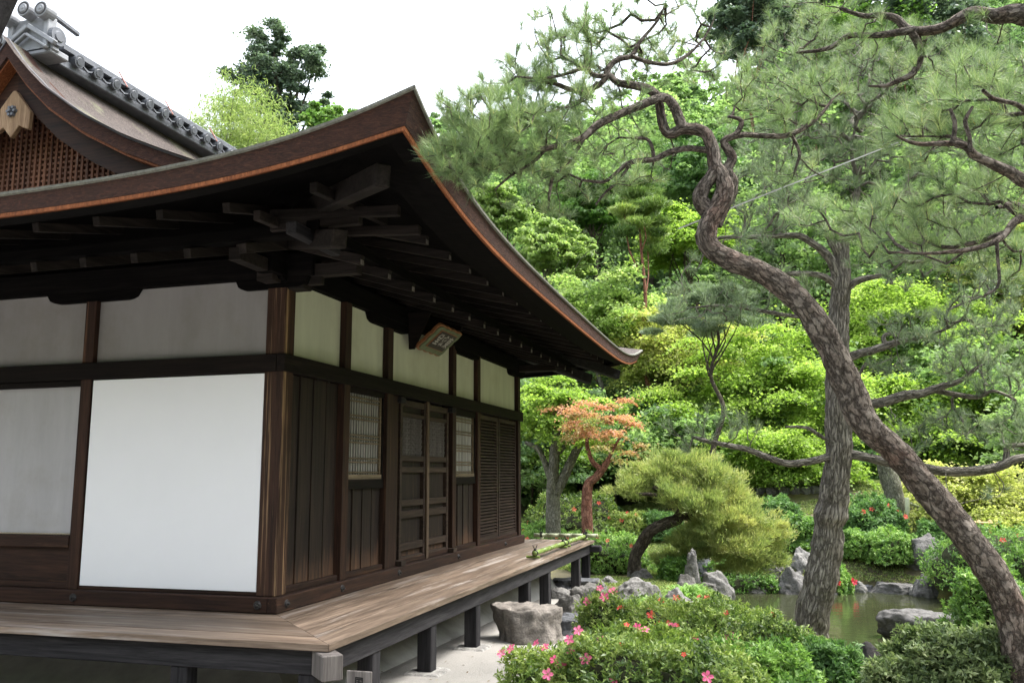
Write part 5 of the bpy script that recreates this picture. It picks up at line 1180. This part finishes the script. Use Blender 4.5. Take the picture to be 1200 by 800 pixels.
near_pine('overhanging_pine', 'pine whose needled boughs hang into the view from beyond the right edge', C_LIMBS, (b_[0], b_[1], gz(b_[0], b_[1])), C_REG, BARK_RED, L_PINEN, tips_px=11.5, nl=.11, wn=.0021, per=62, seg=16, back=.28, dk=.85, rs=.72)
# support wire between the pines
wr = MB(); pa, pb = P(795, 268, 5.3), P(1075, 158, 6.0); wr.bar(pa, pb, .008, .008)
tag(wr.build('support_wire', flat('grey_cable', (.30, .30, .30), .6)), 'thin grey cable tied between the pine trunks', 'cable')

# ---- azaleas and shrubs ---------------------------------------------------
rt, S, N = bush('azalea_bush', 'big azalea in front of the veranda with pink and coral flowers', 'azalea', 738, 742, 315, 4.9, L_AZ, .034, 9000, 7, depthf=.62, k=.42)
flowers(rt, S, N, [(644, 792), (652, 775), (660, 782), (671, 765), (687, 775), (602, 762), (590, 768), (633, 745), (641, 757), (667, 748), (704, 752), (745, 738), (757, 742), (790, 733), (815, 752), (826, 795), (700, 790), (718, 798), (675, 741)], P_PINK, .032)
flowers(rt, S, N, [(735, 735), (764, 745), (728, 758), (800, 770)], P_RED, .018)
rt, S, N = bush('azalea_bush', 'rounded azalea left of the straight pine with scattered coral flowers', 'azalea', 862, 711, 205, 6.3, L_AZ, .034, 7000, 6, depthf=.7)
flowers(rt, S, N, [(820, 702), (829, 702), (786, 732), (795, 733), (763, 724), (850, 720), (905, 722)], P_RED, .022)
flowers(rt, S, N, [(856, 752), (863, 779)], P_PINK, .05)
rt, S, N = bush('azalea_bush', 'tall fresh-green azalea in front of the straight pine', 'azalea', 880, 758, 185, 5.2, L_AZF, .036, 6500, 6, depthf=.7)
rt, S, N = bush('azalea_bush', 'small azalea with pink blooms by the boulders', 'azalea', 708, 697, 75, 7.6, L_AZ, .034, 1800, 6)
flowers(rt, S, N, [(706, 690), (708, 700), (690, 704), (717, 695)], P_PINK, .042); flowers(rt, S, N, [(713, 719), (726, 713)], P_RED, .03)
rt, S, N = bush('azalea_bush', 'low azalea with a few red flowers between boulders and pond', 'azalea', 770, 703, 130, 7.4, L_AZ, .034, 2600, 6)
flowers(rt, S, N, [(760, 717), (774, 706), (763, 722), (728, 714), (789, 700)], P_RED, .034)
rt, S, N = bush('shrub', 'grey-green small-leaved shrub at the bottom right by the bent pine', 'shrub', 1098, 742, 185, 5.0, L_AZG, .038, 7500, 6, depthf=.6)
rt, S, N = bush('shrub', 'dark glossy shrub between the azaleas and the dark rock', 'shrub', 968, 757, 85, 5.6, L_DEEP, .04, 2800, 6, vshift=.12)
rt, S, N = bush('shrub', 'fresh green shrub leaning over the pond from the right', 'shrub', 1158, 662, 105, 11, L_AZF, .06, 3000, 6, depthf=.8)
rt, S, N = bush('shrub', 'broad green shrub behind the base of the bent pine', 'shrub', 1200, 640, 100, 12, L_AZF, .06, 3400, 6, vshift=-.05)
FL = [
 ('azalea_bush', 'dense dark azalea hedge beyond the veranda with coral blossoms', 665, 578, 115, 18, L_AZ, [(650, 590), (700, 592), (672, 596), (645, 605), (690, 600), (620, 612)], -.12),
 ('azalea_bush', 'azalea mound with coral tips in front of the dark hedge', 732, 600, 75, 17, L_AZ, [(700, 605), (712, 600), (720, 602), (735, 600), (705, 612), (728, 610), (715, 607), (745, 604)], .12),
 ('azalea_bush', 'bright green azalea just past the corner of the hall', 632, 612, 60, 15.5, L_AZF, [(612, 628), (613, 622), (650, 620), (640, 632)], .0),
 ('azalea_bush', 'low azalea at the far end of the veranda with red flowers', 640, 622, 90, 14.8, L_AZF, [(618, 632), (650, 630), (665, 632)], .05),
 ('azalea_bush', 'spreading bright azalea right of the veranda end', 715, 626, 90, 15.0, L_AZF, [(712, 634), (700, 630), (740, 640)], .12),
 ('shrub', 'small dark green shrub under the low pine', 775, 600, 50, 17.5, L_DEEP, [], .1),
 ('azalea_bush', 'clipped light green shrub on the mossy far bank', 1040, 622, 62, 15.8, L_AZF, [], .12),
 ('azalea_bush', 'small bright shrub beside the straight pine on the far bank', 1000, 622, 38, 16.5, L_AZF, [], .08),
 ('azalea_bush', 'dark azalea with pink specks above the clipped shrub', 1022, 585, 64, 19.5, L_DEEP, [(1020, 597), (1040, 592), (1052, 598), (1060, 605), (1012, 600), (1030, 600)], .05),
 ('shrub', 'rounded dark bush on the moss lawn left of the straight pine', 910, 583, 50, 21, L_DEEP, [], .12),
 ('azalea_bush', 'fresh green bush left of the straight pine trunk', 930, 605, 60, 18.3, L_AZF, [(905, 612)], -.02),
 ('azalea_bush', 'long low azalea on the right bank with red flowers', 1165, 618, 150, 14.5, L_AZF, [(1175, 633), (1150, 632), (1190, 628), (1183, 636)], -.05),
 ('shrub', 'overhanging green shrub on the pond edge under the low pine', 865, 655, 90, 15.5, L_MID, [], -.1),
 ('shrub', 'small mossy shrub beside the tall standing stone', 795, 655, 45, 14.2, L_MID, [], -.1),
 ('shrub', 'dark shrub at the foot of the stone steps', 1095, 612, 40, 18.3, L_DEEP, [], .1),
 ('azalea_bush', 'small shrub with pale shoots on the far shore between the pine trunks', 972, 662, 42, 15.2, L_AZF, [], .1),
]
BASE = {665: 628, 732: 630, 632: 636, 640: 641, 715: 668, 775: 630, 1040: 655, 1000: 650, 1022: 628, 910: 612, 930: 640, 1165: 682, 865: 688, 795: 680, 1095: 640, 972: 690}
for nm, lab, px, top, wp, d, mt, fl, vsft in FL:
    rt, S, N = bush(nm, lab, 'azalea' if nm[0] == 'a' else 'shrub', px, top, wp, d, mt, .055 if d < 17 else .07, 2600, 5, asp=.42, vshift=vsft, depthf=.9, base=BASE[px])
    if fl: flowers(rt, S, N, fl, P_RED, .055)
    if 'pale shoots' in lab: flowers(rt, S, N, [(965, 681), (970, 684), (976, 684), (982, 683), (998, 680), (1002, 682)], P_DRED, .07)
# strap-leaved clumps among the stones
def clump(label, px, py_base, depth, n, h):
    q = P(px, py_base, depth); b = np.array([q[0], q[1], gz(q[0], q[1])]); rt = root('lily_clump', b, label, 'plant'); V = []; Fq = []; val = []
    for i in range(n):
        a = rng.uniform(0, 6.28); u = np.array([math.cos(a), math.sin(a), 0]); s = np.array([-math.sin(a), math.cos(a), 0]); l = h*rng.uniform(.7, 1.2); o = b+u*rng.uniform(0, .08); w_ = .016; el = rng.uniform(.6, 1.4)
        prev = None
        for k in range(6):
            t = k/5; p = o+u*l*math.cos(el)*t*(1+.4*t)+np.array([0, 0, l*(math.sin(el)*t-.55*t*t*t)]); ww = w_*(1-t**2)+.001; V += [p-s*ww, p+s*ww]; val += [rng.uniform(.3, .7)]*2
            m = len(V)
            if k: Fq.append([m-4, m-3, m-1, m-2])
    link('foliage', mkmesh(V, np.array(Fq, dtype=np.int32), val=val), L_AZF, rt)
for lab, px, py, d, n, h in [('leafy clump of strap leaves between two grey stones', 760, 706, 10.3, 150, .42), ('leafy clump of strap leaves behind the pointed stone', 800, 692, 11.5, 140, .42), ('spreading clump of strap leaves by the pond rock', 815, 693, 11.8, 90, .35)]: clump(lab, px, py, d, n, h)

# ---- rocks ----------------------------------------------------------------
R1 = rockmat('grey_rock', (.13, .125, .115), .3); R2 = rockmat('pale_rock', (.20, .195, .185), .35); R3 = rockmat('dark_rock', (.04, .036, .036)); R4 = rockmat('mossy_rock', (.14, .135, .13), .55); R5 = rockmat('blue_rock', (.10, .105, .115)); R6 = rockmat('brown_rock', (.24, .215, .19))
RK = [
 ('large flat-topped grey boulder beside the veranda posts', 616, 706, 86, 43, 8.5, R6, 3, 1.6, .8),
 ('bluish slab lying beside the flat boulder', 672, 719, 62, 22, 8.6, R5, 4, 1.6, .8), ('rough grey rock behind the flat boulder', 667, 696, 42, 30, 9.6, R1, 5, 1, .8), ('low grey rock touching the last veranda posts', 693, 683, 55, 26, 11.2, R1, 6, 1.4, .8),
 ('flat stepping stone under the veranda end', 675, 676, 60, 12, 12.3, R5, 7, 1.6, .8), ('small stone below the bamboo pole', 703, 679, 22, 11, 12.2, R1, 8, 1, .9), ('broken grey stone in front of the pink azalea', 680, 722, 36, 16, 8.3, R1, 9, 1, .8),
 ('rounded pale rock left of the leafy clump', 748, 676, 58, 28, 11.0, R2, 10, 1, .8), ('pointed pale rock right of the leafy clump', 795, 687, 34, 24, 10.6, R2, 11, 1, .8), ('tall thin standing stone near the pond', 811, 642, 20, 42, 12.6, R2, 12, 1, .7),
 ('dark blue rock behind the standing stone', 824, 641, 24, 30, 14, R5, 13, 1, .8), ('small dark stone beside the standing stone', 803, 672, 28, 18, 11.6, R1, 14, 1, .8), ('pale rounded rock at the pond edge under the low pine', 838, 667, 40, 26, 14.2, R2, 15, 1, .8),
 ('square grey rock next to the rounded one at the pond edge', 861, 665, 26, 24, 15.2, R1, 16, 1.2, .8), ('low wet rock standing in the pond by the bank', 881, 680, 32, 13, 14.5, R1, 17, 1, .8), ('rugged white-flecked rock left of the straight pine', 928, 660, 36, 32, 16.0, R4, 18, 1, .8),
 ('pale rock above the rugged one', 940, 640, 26, 22, 16.8, R2, 19, 1, .8), ('flat mossy rock lying in the pond', 1081, 712, 106, 34, 12.4, R4, 20, 1.8, .55), ('small pale rock on the far shore', 1006, 680, 18, 13, 16.0, R2, 21, 1, .8), ('mossy boulder below the stone steps', 1085, 624, 52, 34, 15.6, R4, 22, 1, .8),
 ('mossy pointed rock at the right pond edge', 1083, 672, 28, 26, 14.6, R4, 23, 1, .8), ('dark jagged rock at the bottom between the shrubs', 1018, 750, 50, 62, 5.3, R3, 24, 1, .8), ('dark low rock beside the jagged one', 1002, 782, 44, 30, 5.0, R3, 31, 1, .8), ('low stone on the far shore under the clipped shrub', 1045, 682, 50, 12, 15.6, R4, 25, 1.3, .6), ('brown stone at the foot of the low pine', 750, 664, 30, 14, 13.2, R1, 26, 1, .8),
 ('grey stone half hidden under the low pine', 905, 655, 26, 14, 16.2, R1, 27, 1, .8), ('weathered stone among the golden leaves on the right', 1152, 580, 18, 14, 18, R2, 28, 1, .8), ('small grey stone by the end of the veranda', 716, 674, 20, 10, 12.6, R2, 29, 1, .8), ('flat pale stone beside the sand', 655, 688, 30, 12, 11.4, R2, 30, 1.5, .8), ('round stone in shade beneath the shrub on the shore', 968, 684, 24, 12, 15.6, R1, 32, 1, .8)]
for lab, px, top, wp, hp, d, mt, sd_, fl_, df in RK: rock('rock', lab, px, top, wp, hp, d, mt, sd_, fl_, df)

for i in range(16):
    t = (i+.5)/16*9; a_, b2_ = POND[int(t)], POND[int(t)+1]; q_ = a_+(b2_-a_)*(t % 1); q_ = q_+np.array([rng.normal(0, .08), rng.uniform(0, .15)])
    u_, v_, w__ = proj((q_[0], q_[1], WATER)); sz = rng.uniform(14, 30)
    rock('rock', 'small rough stone in the row edging the far shore of the pond', u_, v_-sz*.42, sz, sz*.5, w__, (R1, R2, R4, R5)[i % 4], 60+i, 1.2, .8, group='stones edging the far shore')
# ---- stone steps with a bamboo handrail, low bamboo rail, stone edging, old pale stump
q = P(1072, 640, 20); st = root('stone_steps', (q[0], q[1], gz(q[0], q[1])), 'grey stone steps climbing behind the mossy boulder', 'steps')
for k in range(5):
    c = P(1078, 634-11*k, 19.2+.35*k); MB().box((c[0]-.42, c[1]-.2, c[2]-.14), (c[0]+.42, c[1]+.4, c[2]+.03)).build('step', R2, st, .02)
hr = root('handrail', P(1064, 640, 19.6), 'weathered bamboo post and rail beside the stone steps', 'handrail')
a, b = P(1065, 645, 18.9), P(1063, 583, 18.9); MB().cyl(a, b, .05, n=10).build('post', M_BAMY, hr, 0, True)
a2, b2 = P(1090, 640, 19.8), P(1092, 600, 19.8); MB().cyl(a2, b2, .04, n=10).build('post', M_BAMY, hr, 0, True); MB().cyl(b+np.array((0, 0, -.1)), b2, .03, n=8).build('rail', M_BAMY, hr, 0, True)
fr = root('bamboo_rail', P(1140, 628, 17), 'low tan bamboo rail under the golden maple', 'fence')
M_TANB = flat('tan_bamboo', (.45, .32, .15), .5, .2, 8); MB().cyl(P(1125, 611, 17), P(1163, 613, 17), .028, n=10).build('rail', M_TANB, fr, 0, True)
for x in (1128, 1147, 1160): a, b = P(x, 628, 17.02), P(x, 609, 17.02); MB().cyl(a, b, .03, n=8).build('post', M_TANB, fr, 0, True)
for i, (x, w_) in enumerate([(880, 14), (892, 12), (905, 15), (919, 13), (932, 12), (944, 13), (955, 11), (966, 10)]):
    rock('edging_stone', 'pale stones edging the path above the moss lawn', x, 571-i*.4, w_, 8, 23.5, R2, 40+i, 1.2, .8, group='edging stones above the moss lawn')
t_ = root('old_stump', P(1047, 605, 19.5), 'thick pale old trunk behind the straight pine', 'tree trunk')
tubes_obj('trunk', [tube([P(1052, 625, 19.5), P(1049, 595, 19.5), P(1046, 575, 19.5), P(1040, 555, 19.5), P(1036, 540, 19.5)], [.26, .24, .22, .2, .16], 14, .2, step=.1)], BARK_PALE, t_)
# moss tufts and low ground cover on the garden floor
def cover():
    n = 170000; x = rng.uniform(-2.5, 9.5, n); y = rng.uniform(5.5, 22, n); k = (pond_sd(x, y) > .03) & (x*1.6+y > 9.6) & ((x > .9) | (y > 8.2)); x = x[k]; y = y[k]
    dens = np.array([mn.noise(Vector((a*.9, b*.9, 0))) for a, b in zip(x, y)]); k = dens > -.12; x = x[k]; y = y[k]; z = ground(x, y); n = len(x); per = 3
    C = np.repeat(np.stack([x, y, z+.015], 1), per, 0)+rng.normal(0, .02, (n*per, 3))*[1, 1, .3]; D = unit(rng.normal(0, .6, (n*per, 3))+[0, 0, .7]); N = unit(np.cross(D, rdir(n*per))); ln = rng.uniform(.03, .08, n*per)
    o = leaf_obj('ground_cover', C, N, D, ln, ln*.35, rng.normal(.45, .2, n*per), L_GOLD, None); tag(o, 'moss tufts and low plants on the garden floor', 'ground cover', kind='stuff')
cover()

def litter():
    n = 700; x = rng.uniform(.3, 3.2, n); y = rng.uniform(-3.5, 8.5, n); k = x*1.6+y < 9.3; x = x[k]; y = y[k]; n = len(x)
    C = np.stack([x, y, ground(x, y)+.006], 1); N = unit(rng.normal(0, .18, (n, 3))+[0, 0, 1]); ln = rng.uniform(.012, .04, n)
    m, t, b = mat_base('dry_leaf'); at = nd(t, 'ShaderNodeAttribute', attribute_name='v'); t.links.new(ramp(t, at.outputs['Fac'], [(0, (.07, .04, .02)), (.6, (.20, .13, .06)), (1, (.22, .24, .08))]), b.inputs['Base Color'])
    o = leaf_obj('fallen_leaves', C, N, rdir(n), ln, ln*.4, rng.uniform(0, 1, n), m, None); tag(o, 'dry leaves and needles scattered on the pale sand', 'leaves', kind='stuff')
litter()
